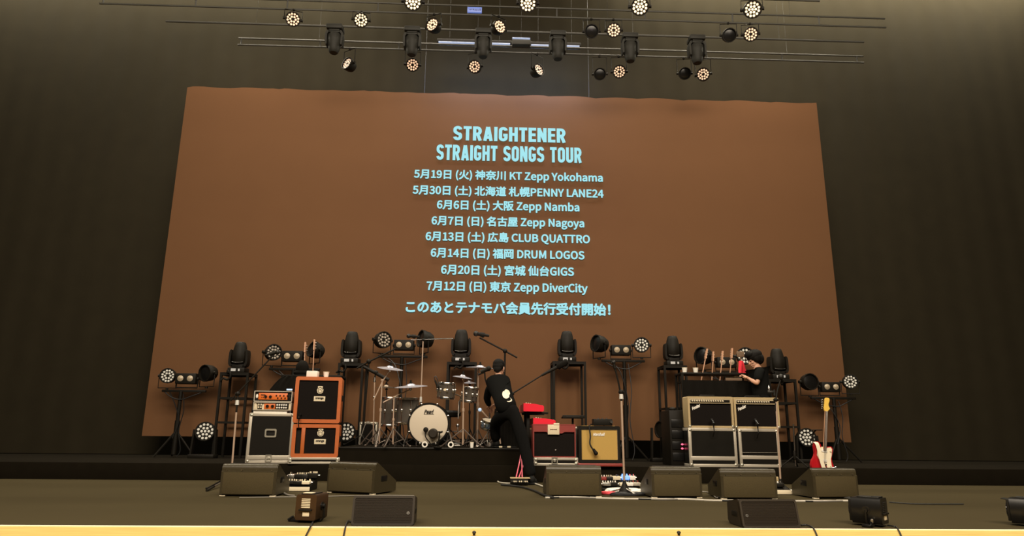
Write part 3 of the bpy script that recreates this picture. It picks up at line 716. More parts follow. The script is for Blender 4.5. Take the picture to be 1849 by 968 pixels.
obj('body', MB().box((0, 0, .05), (.27, .16, .09), .008), 'black', t); obj('knob', MB().cyl((.12, -.08, .055), (.12, -.10, .055), .024, .02), 'chrome', t)
for k in range(3): obj('switch', MB().cyl((-.06+.06*k, -.02, .095), (-.06+.06*k, -.02, .11), .012), 'steel', t)
mc = at(1066, 770, AY)
t = thing('microphone', 'black microphone hanging by its cable in front of the gold grille', 'microphone', at(1074, 815, AY-.06))
p = lambda px, py: at(px, py, AY-.05)-t.location
obj('cord', MB().tube([p(1064, 768), p(1064.5, 776), p(1066, 788), p(1065, 800), p(1068, 808), p(1073, 814)], .011, 6, 5), 'black_cable', t)
obj('body', MB().cyl(p(1071, 811), p(1075, 817), .018, .026), 'black', t); obj('grille_head', MB().ball(p(1076, 818.5), .03), 'black', t)
a = at(1044, 806, AY+.25)
t = flight_case('narrow grey case standing between the maroon and the gold amplifier', a.x+.02, AY+.22, CZ, .20, at(1044, 771, AY+.3).z-CZ, .18, edge=.03, front='steel')

# Fender style blonde pair on two flight cases
def blonde_combo(label, x0, x1, y0, z0, mics):
    x, zz, w, h = rect(x0, x1, y0, y0+20, AY); H = at((x0+x1)/2, y0, AY).z-z0; d = .27
    t = thing('combo_amplifier', label, 'amplifier', (x, AY+.03, z0)); q = .028
    obj('cabinet', MB().ring(rrect(w, H, .018, 3, 0, H/2), rrect(w-2*q, H-2*q, .006, 3, 0, H/2), 0, d).box((0, d*.6, H/2), (w-.03, d*.75, H-.03)), 'blonde', t)
    obj('control_panel', MB().box((0, .018, H-q-.035), (w-2*q+.002, .03, .07), .002), 'blonde_panel', t)
    obj('panel_strip', MB().box((0, .002, H-q-.037), (w-2*q-.03, .006, .036), .001), 'black', t)
    for i in range(14): obj('knob', MB().cyl((-w*.40+i*w*.052, .002, H-q-.035), (-w*.40+i*w*.052, -.018, H-q-.035), .0125, .010), 'cream', t)
    obj('grille', MB().box((0, .04, (H-.07)/2+.0), (w-2*q+.002, .02, H-.07-q*.9)), 'amp_grille', t)
    obj('lettering', text_mesh('lettering', 'Fender', .135, .048, 'white', .004, .35, .02), None, t, (-w*.31, .0265, H*.665), (0, -.42, 0))
    obj('handle', MB().tube([(-.12, .13, H), (-.1, .13, H+.02), (.1, .13, H+.02), (.12, .13, H)], .012, 6), 'black', t)
    for sx in (-1, 1): obj('corner_cap', MB().ball((sx*(w/2-.02), .01, .02), (.024, .02, .024), 8, 5), 'alu_corner', t)
    return t
z1 = at(1290, 773, AY).z
def big_case(label, x0, x1, ytop, front, bars, **k):
    x, zz, w, h = rect(x0, x1, ytop, 842, AY)
    return flight_case(label, x, AY, CZ, w, at((x0+x1)/2, ytop, AY).z-CZ, .38, edge=.04, front=front, ybar=bars, **k)
big_case('flight case with a glossy black front under the left blonde amplifier', 1246.5, 1333, 773, 'case_shine', ((.09, .145),))
big_case('flight case with a matt black front under the right blonde amplifier', 1337.5, 1411, 774.5, 'case_black', ((.11, .16), (.20, .204)))
blonde_combo('left blonde combo amplifier with black grille and silver script', 1243.5, 1325, 716, at(1285, 772.5, AY).z, 0)
blonde_combo('right blonde combo amplifier, beside the chrome microphone stand', 1327, 1408, 717.5, at(1370, 774, AY).z, 1)
def clip_mic(label, px, py, Y, tilt=0.0, s=1.0):
    t = thing('microphone', label, 'microphone', at(px, py, Y))
    obj('grille_head', MB().ball((0, .045*s, .03*s), (.022*s, .03*s, .022*s)), 'dark_steel', t); obj('body', MB().cyl((0, .03*s, .025*s), (0, -.06*s, -.03*s), .018*s, .014*s), 'black_gloss', t)
    obj('clip', MB().cyl((0, -.03*s, -.01*s), (0, -.03*s, -.075*s), .009*s).box((0, -.03*s, -.02*s), (.04*s, .03*s, .03*s), .005), 'black', t)
    obj('stand', MB().tube([(0, -.03*s, -.07*s), (0, -.04*s, -.13*s), (.0, .02, -.20*s)], .007, 6), 'black', t)
    return t
clip_mic('small black microphone in front of the left blonde amplifier', 1287, 762, AY-.06)
clip_mic('small black microphone in front of the right blonde amplifier', 1366, 763, AY-.06, 0, 1.1)
clip_mic('small black microphone at the lower left corner of the upper orange cabinet', 541, 752, AY-.06, 0, .8)
x, zz, w, h = rect(1209, 1235, 741, 800, AY+.35)
t = thing('equipment_rack', 'tall black equipment rack with two red lights left of the blonde amplifiers', 'equipment rack', (x+.0, AY+.3, CZ)); H = at(1225, 741, AY+.3).z-CZ
obj('cabinet', MB().box((0, .25, H/2), (w, .5, H), .01), 'case_black', t)
for k in range(4): obj('unit', MB().box((0, -.006, H*(.16+.2*k)), (w-.05, .012, .11), .003), 'black_gloss', t)
obj('headset', MB().ball((-.03, .1, H+.02), (.05, .05, .03)).tube([(.05, .1, H), (.06, .1, H+.06), (.1, .1, H)], .012), 'black', t)
for yy in (802.5, 810): 
    p = at(1231.5, yy, AY+.3); obj('indicator', MB().ball((p.x-x, -.016, p.z-CZ), (.020, .008, .013), 8, 6), 'led_red', t)

# ------------------------------------------------------------------ guitar workbenches with draped fronts, guitars and small things on them
def workbench(label, x0, x1, ytop, yd0, yd1, Y, d=.38):
    x, zz, w, h = rect(x0, x1, ytop, yd1, Y); zt = at((x0+x1)/2, ytop, Y).z
    t = thing('workbench', label, 'workbench', (x, Y, PLAT_Z)); H = zt-PLAT_Z
    obj('top', MB().box((0, d/2, H-.015), (w, d, .03), .004), 'black', t)
    for sx in (-1, 1):
        for yy in (.02, d-.02): obj('leg', MB().box((sx*(w/2-.02), yy, H/2-.015), (.036, .036, H-.03)), 'black', t)
    za = at((x0+x1)/2, yd0, Y).z-PLAT_Z
    c = MB(); c.grid(lambda u, v: Vector(((u-.5)*(w-.03), .008*math.sin(u*40), .02+v*(za-.02))), 60, 2); c.solid(.006)
    obj('drape', c, 'black_cloth', t, (0, -.012, 0))
    obj('shelf', MB().box((0, d/2, za-.02), (w-.06, d-.04, .02)), 'black', t)
    return t, H+PLAT_Z
WY = 10.58
wb, ZW = workbench('tall black workbench with black drape behind the blonde amplifiers', 1233, 1361, 673, 687, 730, WY)
wb2, ZV = workbench('tall black workbench with black drape behind the orange speaker stack', 502, 612, 677, 681, 745, WY)
cup('white paper cup at the left end of the draped workbench', at(1239, 670, WY).x, WY+.08, ZW)
cup('white paper cup beside the par can on the draped workbench', at(1259, 671, WY).x, WY+.08, ZW)
cable_tray = thing('tool_tray', 'tray of cables and small tools on the shelf of the right workbench', 'tray', (at(1328, 686, WY).x, WY+.12, at(1300, 687, WY).z-.008))
obj('tray', MB().box((0, 0, .03), (.26, .12, .05), .006), 'brown_cloth', cable_tray)
obj('tools', MB().cyl((-.1, 0, .065), (.1, .02, .075), .012).cyl((-.05, -.02, .065), (.08, .02, .085), .009).box((.06, 0, .075), (.06, .04, .03), .004), 'cream', cable_tray)
def hanging_towel(label, px, y0, y1, Y, m, w=.10):
    p = at(px, y0, Y); h = p.z-at(px, y1, Y).z; t = MB()
    t.grid(lambda u, v: Vector(((u-.5)*w*(1+.5*v), .015*math.sin(u*9+v*3)-.03*v, -h*v)), 12, 10); t.solid(.012)
    return solo('towel', t, m, label, 'towel', p)
hanging_towel('red towel hanging beside the head of the guitar technician', 1338, 652, 674, WY+.2, 'towel', .075)
tp = at(1340, 634, WY+.2); tl_ = tp.z-ZW
t = thing('towel_rail', 'thin dark towel post standing on the right workbench', 'rail', (at(1340, 673, WY+.2).x, WY+.22, ZW)); obj('post', MB().cyl((0, 0, 0), (0, 0, tl_), .012), 'brown_cloth', t); obj('crosspiece', MB().box((0, 0, tl_-.05), (.12, .03, .09), .01), 'brown_cloth', t)
bag = MB(); bag.ball((0, 0, .12), (.10, .09, .125), 14, 9).ball((0, 0, .05), (.13, .10, .055), 14, 8)
solo('bag', bag, 'black_cloth', 'black soft bag on the workbench behind the orange stack', 'bag', (at(537, 676, WY).x, WY+.25, ZV))
a = at(492, 706, WY)
cl = MB(); cw = 48*mpp(500, 700, WY); ch = at(495, 679, WY).z-PLAT_Z
cl.grid(lambda u, v: Vector((-cw*(.42+.58*(1-max(0, (v-.80)/.20))**.7)*(1-u), -.0+.012*math.sin(u*14)-.05*(1-v), v*ch)), 24, 24); cl.solid(.01)
solo('cloth_cover', cl, 'black_cloth', 'black cloth sloping off the left end of the workbench behind the orange heads', 'cloth', (at(535, 700, WY).x, WY-.06, PLAT_Z+.002))
def spare_guitar(label, px0, py0, px1, py1, Y, zb, metal='neck_wood'):
    """Guitar standing edge-on on a case; only the neck rises above the bench. (px1, py1) is the tip of its headstock."""
    tip = at(px1, py1, Y); b = at(px0, py0, Y); d = (tip-b); d = Vector((d.x, 0, d.z)).normalized(); L = 1.0
    k = (tip.z-zb)/d.z; base = tip-d*k
    t = thing('guitar', label, 'guitar', (base.x, Y, zb), 0, 'spare guitars', rot=(0, math.atan2(d.x, d.z), PI/2*0)); L = k
    body = MB(); pr = [(.0, .0), (.10, .02), (.15, .10), (.14, .19), (.105, .26), (.13, .33), (.11, .40), (.03, .42)]
    body.prism([(x*.9, z*L) for x, z in pr]+[(-x*.9, z*L) for x, z in pr[::-1]], -.02, .02, axis='x')
    obj('body', body, 'guitar_red' if metal == 'x' else 'neck_wood', t)
    obj('neck', MB().box((0, 0, L*.62), (.011, .028, L*.46), .004), 'neck_wood', t)
    obj('headstock', MB().prism([(-.03, L*.84), (.03, L*.84), (.045, L*.90), (.03, L), (-.02, L)], -.009, .009, axis='x'), 'neck_wood', t)
    pg = MB()
    for i in range(3): pg.cyl((0, .03, L*(.87+.04*i)), (.0, .07, L*(.87+.04*i)), .009).cyl((-.02, .02, L*(.87+.04*i)), (.03, .02, L*(.87+.04*i)), .006)
    obj('tuning_pegs', pg, 'steel', t)
    return t
GY = WY+.56
t = flight_case('long black trunk behind the right workbench carrying the spare guitars', at(1295, 690, GY).x, GY-.15, PLAT_Z, .9, .78, .30, name='trunk')
t = flight_case('black trunk behind the left workbench carrying two spare guitars', at(560, 690, GY).x, GY-.15, PLAT_Z, .5, .80, .30, name='trunk')
spare_guitar('spare guitar leaning right, left of the four necks above the workbench', 1269, 672, 1277, 630, GY, PLAT_Z+.785)
spare_guitar('spare guitar, second of the four necks above the workbench', 1286, 672, 1288, 635, GY, PLAT_Z+.785)
spare_guitar('spare guitar whose neck crosses the twin blinder behind the workbench', 1301, 674, 1305, 634, GY, PLAT_Z+.785)
spare_guitar('spare guitar with the tallest neck, right of the four above the workbench', 1318, 674, 1322, 629, GY, PLAT_Z+.785)
spare_guitar('spare guitar neck beside the blinder behind the orange stack', 549, 676, 551.5, 618, GY, PLAT_Z+.805)
spare_guitar('taller spare guitar neck in front of the dark par behind the orange stack', 565, 672, 568, 613, GY, PLAT_Z+.805)

# ------------------------------------------------------------------ floor monitors
def wedge(label, px0, px1, ptop, pbot, rz=0.0):
    c = fl((px0+px1)/2, pbot); Y = c.y; k = mpp((px0+px1)/2, pbot, Y); w = (px1-px0)*k/max(math.cos(rz), .5); H = at((px0+px1)/2, ptop, Y).z
    t = thing('stage_monitor', label, 'stage monitor', (c.x, Y, 0), rz); q = H/.35; dd = .46
    prof = [(.012, .012), (0, .02), (0, .27*q), (.012, .275*q)]+[(.055-.043*math.cos(a), .298*q+.052*q*math.sin(a)) for a in [i*PI/12 for i in range(0, 8)]]+[(dd, .13*q), (dd, .012)]
    obj('cabinet', MB().prism(prof, -w/2, w/2, axis='x'), 'wedge', t)
    obj('rear_panel', MB().box((0, -.002, .143*q), (w-.03, .008, .235*q), .003), 'wedge_grille', t)
    obj('front_grille', MB().prism([(.11, .345*q), (dd-.01, .142*q), (dd-.005, .152*q), (.115, .355*q)], -w/2+.03, w/2-.03, axis='x'), 'fill_grille', t)
    s = MB()
    for f in (-.42, -.14, .14, .42): s.cyl((f*w, -.004, .283*q), (f*w, .01, .283*q), .005, n=8)
    obj('screw_row', s, 'chrome', t)
    for sx in (-1, 1):
        obj('side_plate', MB().prism([(y*.985+.004, z*.985+.003) for y, z in prof], sx*(w/2-.002), sx*(w/2+.010), axis='x'), 'wedge', t)
        obj('side_handle', MB().box((sx*(w/2+.010), .20, .17*q), (.008, .12, .06), .004), 'black_gloss', t)
        obj('foot', MB().box((sx*(w/2-.02), .03, .006), (.06, .04, .012), .003), 'cream', t)
    return t
wedge('stage monitor furthest left, in front of the tall flight case', 396, 495, 838, 897, -.04)
wedge('angled stage monitor in front of the orange speaker stack', 586, 676, 835, 892, -.42)
wedge('stage monitor in front of the maroon amplifier', 988.5, 1085, 841, 898, 0)
wedge('stage monitor just left of the blonde amplifier pair', 1179, 1268, 843, 900, .05)
wedge('stage monitor in front of the blonde amplifiers', 1305.5, 1403.5, 847, 902.5, -.0)
wedge('stage monitor furthest right, in front of the red guitar', 1471, 1553, 846.5, 901, .10)

# ------------------------------------------------------------------ front of the stage: speakers and footlights
def front_fill(label, px0, px1, ptop, pbot, logo, rz=0.0):
    c = fl((px0+px1)/2, pbot); Y = c.y; k = mpp((px0+px1)/2, pbot, Y); w = (px1-px0)*k; H = at((px0+px1)/2, ptop, Y+.05).z; d = .27
    t = thing('front_fill_speaker', label, 'loudspeaker', (c.x, Y, 0), rz); tilt = .05
    f = lambda x, z: (x, tilt*z/H, z)
    obj('cabinet', MB().prism([(.006, .004), (tilt+.006, H-.004), (tilt+.03, H), (d*.92, H*.86), (d, H*.78), (d, .03), (d*.9, .004)], -w/2, w/2, axis='x'), 'fill_body', t)
    a = math.atan2(tilt, H); R_ = Matrix.Translation((0, .0, 0)) @ Matrix.Rotation(-a, 4, 'X')
    g = MB(); n = 22; hh = H/math.cos(a)
    g.box((0, .004, hh/2), (w-.03, .012, hh-.03))
    for i in range(n): g.cyl((-w/2+.02, -.002, .02+(hh-.04)*i/(n-1)), (w/2-.02, -.002, .02+(hh-.04)*i/(n-1)), .0033, n=6)
    bmesh.ops.transform(g.bm, matrix=R_, verts=g.bm.verts); obj('grille', g, 'fill_grille', t)
    e = MB().ring(rrect(w, hh, .018, 3, 0, hh/2), rrect(w-.03, hh-.03, .012, 3, 0, hh/2), -.010, .02)
    bmesh.ops.transform(e.bm, matrix=R_, verts=e.bm.verts); obj('front_rim', e, 'fill_body', t)
    lg = MB().cyl((logo*w*.40, -.008, hh*.42), (logo*w*.40, -.003, hh*.42), .011, n=16); bmesh.ops.transform(lg.bm, matrix=R_, verts=lg.bm.verts); b = obj('badge', lg, 'steel', t)
    l2 = MB()
    for sx in (-1, 1):
        for i in (-1, 0, 1): l2.box((logo*w*.40+sx*.0035, -.0088, hh*.42+i*.0042), (.003, .002, .0026))
    bmesh.ops.transform(l2.bm, matrix=R_, verts=l2.bm.verts); obj('badge_mark', l2, 'black', b)
    for sx in (-1, 1): obj('side_handle', MB().box((sx*(w/2+.001), d*.5, H*.45), (.008, .10, .035), .004), 'black', t)
    return t
front_fill('black loudspeaker lying at the stage edge, round badge at its right', 634, 747, 896, 949, 1, .02)
front_fill('black loudspeaker lying at the stage edge, round badge at its left', 1340, 1447, 902, 953, -1, .06)
def footlight(label, px, py, rz, skin_m, s=1.0):
    c = fl(px, py); t = thing('footlight', label, 'stage light', (c.x, c.y, 0), rz)
    w, h, d = .165*s, .185*s, .21*s; z0 = .02
    obj('housing', MB().prism([(-w/2, z0+.012), (-w/2+.01, z0), (w/2-.01, z0), (w/2, z0+.012), (w/2, z0+h*.92), (w/2-.012, z0+h), (-w/2+.012, z0+h), (-w/2, z0+h*.92)], 0, d), skin_m, t)
    v = MB()
    for i in range(6): v.box((.0, -.003, z0+h*(.50+.065*i)), (w*.42, .008, .006), .001)
    obj('louvre', v, 'cream' if skin_m == 'lamp_brown_lit' else 'dark_steel', t)
    obj('rear_shelf', MB().box((0, -.008, z0+h*.40), (w*.62, .02, .012), .003), 'black', t)
    obj('label_plate', MB().box((.005, -.002, z0+h*.24), (w*.32, .006, h*.17), .001), 'cream', t)
    obj('top_plate', MB().box((0, d*.45, z0+h+.004), (w*.62, d*.75, .008), .002), 'dark_steel' , t)
    obj('top_sticker', MB().box((-.0, d*.2, z0+h+.010), (w*.45, d*.28, .003)), 'cream' if skin_m == 'lamp_brown_lit' else 'dark_steel', t)
    for sx in (-1, 1): obj('side_knob', MB().cyl((sx*w/2, d*.5, z0+h*.52), (sx*(w/2+.025), d*.5, z0+h*.52), .016).cyl((sx*w/2, d*.5, z0+h*.52), (sx*(w/2+.006), d*.5, z0+h*.52), .03), 'black_gloss', t)
    obj('bracket', MB().tube([(-w/2-.02, d*.5, z0+h*.52), (-w/2-.02, d*.5, .035), (-w/2-.0, d*.5, .01), (w/2, d*.5, .01), (w/2+.02, d*.5, .035), (w/2+.02, d*.5, z0+h*.52)], .009, 6), 'black', t)
    obj('barn_door', MB().box((0, d+.012, z0+h*.5), (w*.86, .02, h*.86), .003).box((0, d+.035, z0+h*.93), (w*.8, .04, .004), 0, (.15, 0, 0)), 'black', t)
    obj('lens', MB().cyl((0, d+.02, z0+h*.5), (0, d+.03, z0+h*.5), w*.34, n=18), 'glass_dark', t)
    obj('foot', MB().box((-w*.72, d*.42, .012), (.09, .07, .022), .006).tube([(-w*.55, d*.4, .03), (-w*.8, d*.3, .035), (-w*.98, d*.25, .012)], .010, 6), 'black_gloss', t)
    obj('safety_clip', MB().box((-w*.62, d*.3, .045), (.03, .02, .03), .004), 'steel', t)
    return t
footlight('black footlight in brown-lit colour with pale louvres at the stage edge, left of centre', 550, 945, -.20, 'lamp_brown_lit')
footlight('black footlight at the stage edge in front of the furthest right monitor', 1600, 951.5, .78, 'black_gloss', 1.02)
footlight('black footlight cut by the right edge of the view', 1892, 952.5, .78, 'black_gloss', 1.02)
def lead(label, pts, m='black_cable', r=.006, z=None):
    q = []
    for i, (px, py) in enumerate(pts):
        p = fl(px, py, .004)
        if p.y < EDGE-.02: p = fl(px, py, -.004)
        p.z += r; q.append(p)
    return cable('cable', q, r, m, label)
lead('black cable running from the left footlight over the wooden stage lip', [(573, 939), (566, 943), (562, 950), (556, 962), (548, 978)])
lead('black cable running from the left edge speaker over the wooden lip', [(634, 944), (629, 942), (626, 946), (624, 952), (621, 966), (619, 980)])
lead('black cable running from the right edge speaker over the wooden lip', [(1447, 950), (1456, 949.5), (1464, 952), (1470, 957), (1475, 968), (1479, 980)])
lead('black cable running from the right footlight over the wooden lip', [(1603, 950), (1614, 952), (1620, 955), (1626, 966), (1631, 980)])
def pair_bundle(label, pts, ms, r=.0085):
    q = [fl(*p, .0) for p in pts]; t = thing('cable_run', label, 'cable run', q[0])
    for j, m in enumerate(ms):
        w = []
        for i, p in enumerate(q):
            w.append(p-q[0]+Vector((0, .02*math.sin(i*1.7+j*2.1)+.012*j, r*(1+.0*j))))
        obj('cable', MB().tube(w, r, 6, 5), m, t)
    return t
pair_bundle('long twisted run of pale cables along the front of the right monitors', [(985, 900.5), (1030, 900), (1080, 901), (1120, 902), (1160, 903), (1200, 903.5), (1240, 903), (1280, 905), (1320, 906), (1360, 906), (1400, 906), (1440, 906.5), (1480, 907), (1520, 906), (1548, 906)], ['pale_cable', 'grey_cable', 'black_cable', 'pale_cable'])
lead('thin grey cable along the front of the two left monitors', [(432, 899.5), (500, 898.5), (560, 898), (640, 896), (700, 895.5), (748, 896)], 'grey_cable', .005)
lead('thin dark cable lying right of the far right footlight', [(1606, 908), (1650, 911), (1700, 911.5), (1740, 911.5)], 'black_cable', .006)
lead('grey cable curling from the far left monitor to the left pedalboard', [(494, 884), (502, 884.5), (508, 888), (514, 893), (522, 896), (532, 897)], 'grey_cable', .010)
lead('grey cable looping between the two monitors at right', [(1268, 889), (1278, 890), (1288, 896), (1294, 900), (1299, 897), (1304, 890)], 'grey_cable', .007)
lead('black cable curving from the plug box to the maroon amplifier monitor', [(905, 877), (925, 879), (945, 882), (965, 888), (982, 896), (1000, 901)], 'black_cable', .012)
lead('pale twisted cable beside the plug box in front of the drum riser', [(950, 873), (962, 874), (970, 876), (978, 879), (990, 883)], 'pale_cable', .010)
lead('grey cable looped left of the plug box', [(940, 873), (918, 874), (903, 872.5), (899, 870.5), (906, 869), (938, 869.5)], 'pale_cable', .009)
x0 = fl(373, 888); t = thing('cable_connector', 'grey connector rod lying beside the far left monitor', 'connector', x0); v = fl(396, 880)-x0
obj('sleeve', MB().cyl((0, 0, .014), (v.x*.55, v.y*.55, .03), .013), 'black', t); obj('pin', MB().cyl((v.x*.5, v.y*.5, .03), (v.x, v.y, .045), .011), 'steel', t)
for i, (px, w) in enumerate(((856, 'left'), (1226, 'right'))):
    p = fl(px, 968.5, -.01); t = thing('boundary_peg', 'small dark peg standing on the wooden lip, '+('below the drum kit' if i == 0 else 'below the right monitors'), 'peg', p)
    obj('stem', MB().cyl((0, 0, 0), (0, 0, .022), .009), 'black', t); obj('knob', MB().ball((0, 0, .024), (.014, .014, .012), 10, 6), 'dark_steel', t)

# ------------------------------------------------------------------ pedalboards
def pedal(label, c, w, d, h, m, knobs=3, km='cream', group=None, rz=0):
    t = thing('effects_pedal', label, 'effects pedal', c, rz, group)
    obj('enclosure', MB().box((0, 0, h/2), (w, d, h), .006), m, t)
    for k in range(knobs): obj('knob', MB().cyl((-w*.32+w*.64*k/max(knobs-1, 1), d*.28, h), (-w*.32+w*.64*k/max(knobs-1, 1), d*.28, h+.018), .009, .008, 10), km, t)
    obj('footswitch', MB().cyl((0, -d*.28, h), (0, -d*.28, h+.022), .010, .009, 10), 'chrome', t)
    for sx in (-1, 1): obj('plug', MB().cyl((sx*w/2, d*.1, h*.55), (sx*(w/2+.022), d*.1, h*.55), .008, .008, 8), 'steel', t)
    return t
def board(label, px0, px1, py, d, h, bar, name='pedalboard'):
    c = fl((px0+px1)/2, py); k = mpp((px0+px1)/2, py, c.y); w = (px1-px0)*k
    t = thing('pedalboard', label, 'pedalboard', (c.x, c.y, 0))
    tilt = .10
    obj('deck', MB().prism([(0, h-.012), (0, h), (d, h+tilt), (d, h+tilt-.012)], -w/2, w/2, axis='x'), 'black', t)
    obj('front_bar', MB().box((0, -.008, h*.5+.004), (w, .016, h-.004), .003), bar, t)
    for sx in (-1, 1): obj('side_rail', MB().prism([(0, .004), (0, h), (d, h+tilt), (d, .004)], sx*(w/2-.008)-.006, sx*(w/2-.008)+.006, axis='x'), 'black', t)
    return t, c, w, (lambda u, v: Vector((c.x+(u-.5)*w, c.y+v*d, h+v*tilt+.006)))
t, c, w, on = board('pedalboard with a bright cream front bar between the two left monitors', 510.5, 559, 887.5, .36, .046, 'cream')
for lab, u, v, sz, m, kn in (('black effects pedal at the front left of the left pedalboard', .22, .22, (.085, .11, .035), 'black', 3), ('dark long effects pedal in the front middle of the left pedalboard', .50, .20, (.10, .10, .035), 'case_shine', 4),
        ('effects pedal with cream tuner face at the front right of the left pedalboard', .80, .22, (.09, .11, .035), 'cream', 2), ('steel volume pedal at the back left of the left pedalboard', .08, .72, (.08, .13, .05), 'steel', 1),
        ('black effects pedal second from left in the back row of the left board', .34, .74, (.08, .10, .045), 'black', 3), ('grey effects pedal in the back row of the left pedalboard', .58, .74, (.075, .10, .045), 'dark_steel', 3),
        ('black effects pedal with cream knobs at the back right of the left pedalboard', .86, .76, (.12, .10, .055), 'black', 5)):
    pedal(lab, on(u, v), *sz, m, kn, 'cream')
t, c, w, on = board('wide pedalboard behind the tall straight microphone stand', 1086, 1158, 886.5, .42, .022, 'black')
for lab, u, v, sz, m, kn, km in (('silver effects pedal at the front left of the wide pedalboard', .15, .22, (.10, .11, .04), 'steel', 3, 'white'), ('black effects pedal with pale knobs at the front of the wide board', .34, .22, (.09, .11, .04), 'black', 3, 'white'),
        ('cream effects pedal in the front middle of the wide pedalboard', .58, .22, (.09, .11, .04), 'cream', 2, 'black'), ('white effects pedal at the front right of the wide pedalboard', .74, .24, (.085, .11, .04), 'white', 3, 'steel'),
        ('white and dark effects pedal at the right end of the wide pedalboard', .92, .26, (.085, .11, .04), 'alu', 2, 'maroon'), ('maroon effects pedal at the back left of the wide pedalboard', .14, .76, (.09, .10, .04), 'maroon', 4, 'white'),
        ('dark effects pedal second in the back row of the wide pedalboard', .32, .76, (.08, .10, .04), 'dark_steel', 3, 'cream'), ('cream effects pedal third in the back row of the wide pedalboard', .50, .78, (.10, .10, .045), 'cream', 3, 'black'),
        ('blue glowing effects pedal at the back of the wide pedalboard', .74, .80, (.09, .10, .05), 'led_blue', 2, 'led_blue'), ('pale pink effects pedal at the back right of the wide pedalboard', .92, .78, (.07, .10, .05), 'white', 2, 'pink_cable')):
    pedal(lab, on(u, v), *sz, m, kn, km)
t, c, w, on = board('pedalboard with a pale front bar left of the furthest right monitor', 1402, 1430, 893.5, .42, .05, 'cream')
for lab, u, v, sz, m, kn in (('cream effects pedal at the left of the rightmost pedalboard', .16, .75, (.06, .11, .06), 'cream', 2), ('pale effects pedal in the middle of the rightmost pedalboard', .55, .72, (.09, .11, .055), 'blonde', 3),
        ('dark effects pedal at the front of the rightmost pedalboard', .45, .25, (.09, .11, .04), 'black', 3)):
    pedal(lab, on(u, v), *sz, m, kn, 'white')
def coil(label, px, py, rx, ry, n, r, m, seed):
    rnd = random.Random(seed); c = fl(px, py); pts = []
    for i in range(n*10):
        a = 2*PI*i/10; f = .75+.25*rnd.random(); pts.append((rx*f*math.cos(a), ry*f*math.sin(a), r+.004*(i//10)+.004*rnd.random()))
    return solo('coiled_cable', MB().tube(pts, r, 6, 3), m, label, 'cable', c)
coil('thick white coiled cable looped around the foot of the tall microphone stand', 1126, 889, .22, .16, 4, .014, 'white', 1)
coil('red coiled cable lying beside the white coil', 1098, 893, .085, .07, 4, .009, 'red_cable', 2)
coil('dark coiled cable lying in front of the white coil', 1134, 895, .20, .10, 4, .009, 'black_cable', 3)
# plug box below the drum riser and the pink leads coming down to it
c = fl(938, 877); t = thing('stage_box', 'low stage box with a row of plugs in front of the drum riser', 'stage box', (c.x, c.y, 0))
obj('body', MB().box((0, .08, .048), (.235, .15, .076), .005), 'black', t); obj('top_plate', MB().box((.01, .08, .091), (.26, .17, .010), .003), 'blonde', t)
for i in range(9): obj('plug', MB().cyl((-.095+.024*i, .0, .055), (-.095+.024*i, -.035, .052), .008, n=8), 'cream' if i % 3 else 'steel', t)
for sx in (-1, 1): obj('foot', MB().box((sx*.09, .08, .005), (.03, .12, .010)), 'rubber', t)
for i, (p0, p1) in enumerate((((941, 818), (932, 864)), ((941.5, 822), (943, 864)), ((947, 831), (937, 864)))):
    a = at(p0[0], p0[1], PLAT_Y-.03); b = at(p1[0], p1[1]-2, c.y+.08)
    cable('cable', [a, a*.6+b*.4+Vector((0, -.03, -.01)), b], .008, 'pink_cable', ['pink cable hanging from the riser to the left end of the stage box', 'pink cable hanging straight down to the middle of the stage box', 'pink cable, lowest starting of those reaching the stage box'][i])

# ------------------------------------------------------------------ microphone stands
def mic_stand(label, foot, ztop, boom=None, Y=None, chrome_from=0.0, chrome_to=1.0, base='legs', top=None, r=.011, floor_z=0.0, clutch=None, legspan=.26, lower='copper_chrome', seed=0, bm='black'):
    """foot and top are world points; boom is a list of world points."""
    t = thing('microphone_stand', label, 'microphone stand', foot); d = top-foot
    a, b = d*chrome_from, d*chrome_to
    if base == 'legs':
        for k in range(3):
            an = -PI/2+.5+seed+k*2*PI/3
            obj('leg', MB().tube([(0, 0, .16), (legspan*math.cos(an), legspan*math.sin(an), .012)], .009, 6).cyl((legspan*math.cos(an), legspan*math.sin(an), .012), (legspan*1.08*math.cos(an), legspan*1.08*math.sin(an), .012), .012), 'black', t)
        obj('hub', MB().lathe([(.018, .10), (.026, .12), (.024, .19), (.014, .23)], 12), 'black', t)
    elif base == 'weight':
        obj('base', MB().lathe([(.07, .0), (.072, .02), (.05, .06), (.022, .12), (.014, .15)], 18), 'black', t)
        for k, an in enumerate((-1.1, .8, 2.6)):
            obj('leg', MB().tube([(0, 0, .07), (.20*math.cos(an), .26*math.sin(an), .010)], .010, 6), 'steel', t)
    if chrome_from > 0: obj('lower_tube', MB().cyl((0, 0, .02), a, r*1.25), 'black', t)
    obj('pole', MB().cyl(a if chrome_from > 0 else Vector((0, 0, .02)), b, r), lower, t)
    if chrome_to < 1: obj('upper_tube', MB().cyl(b, d, r*1.0), 'black', t)
    if clutch: obj('clutch', MB().cyl(d*(clutch-.025), d*(clutch+.025), r*2.1, r*1.8), 'steel_bright', t)
    if boom:
        p = [q-foot for q in boom]
        obj('boom_arm', MB().tube(p, r*.85, 8), bm, t)
        obj('boom_clamp', MB().ball(d, r*2.4).cyl(d-Vector((.03, 0, 0)), d+Vector((.03, 0, 0)), r*1.2), 'black', t)
    return t
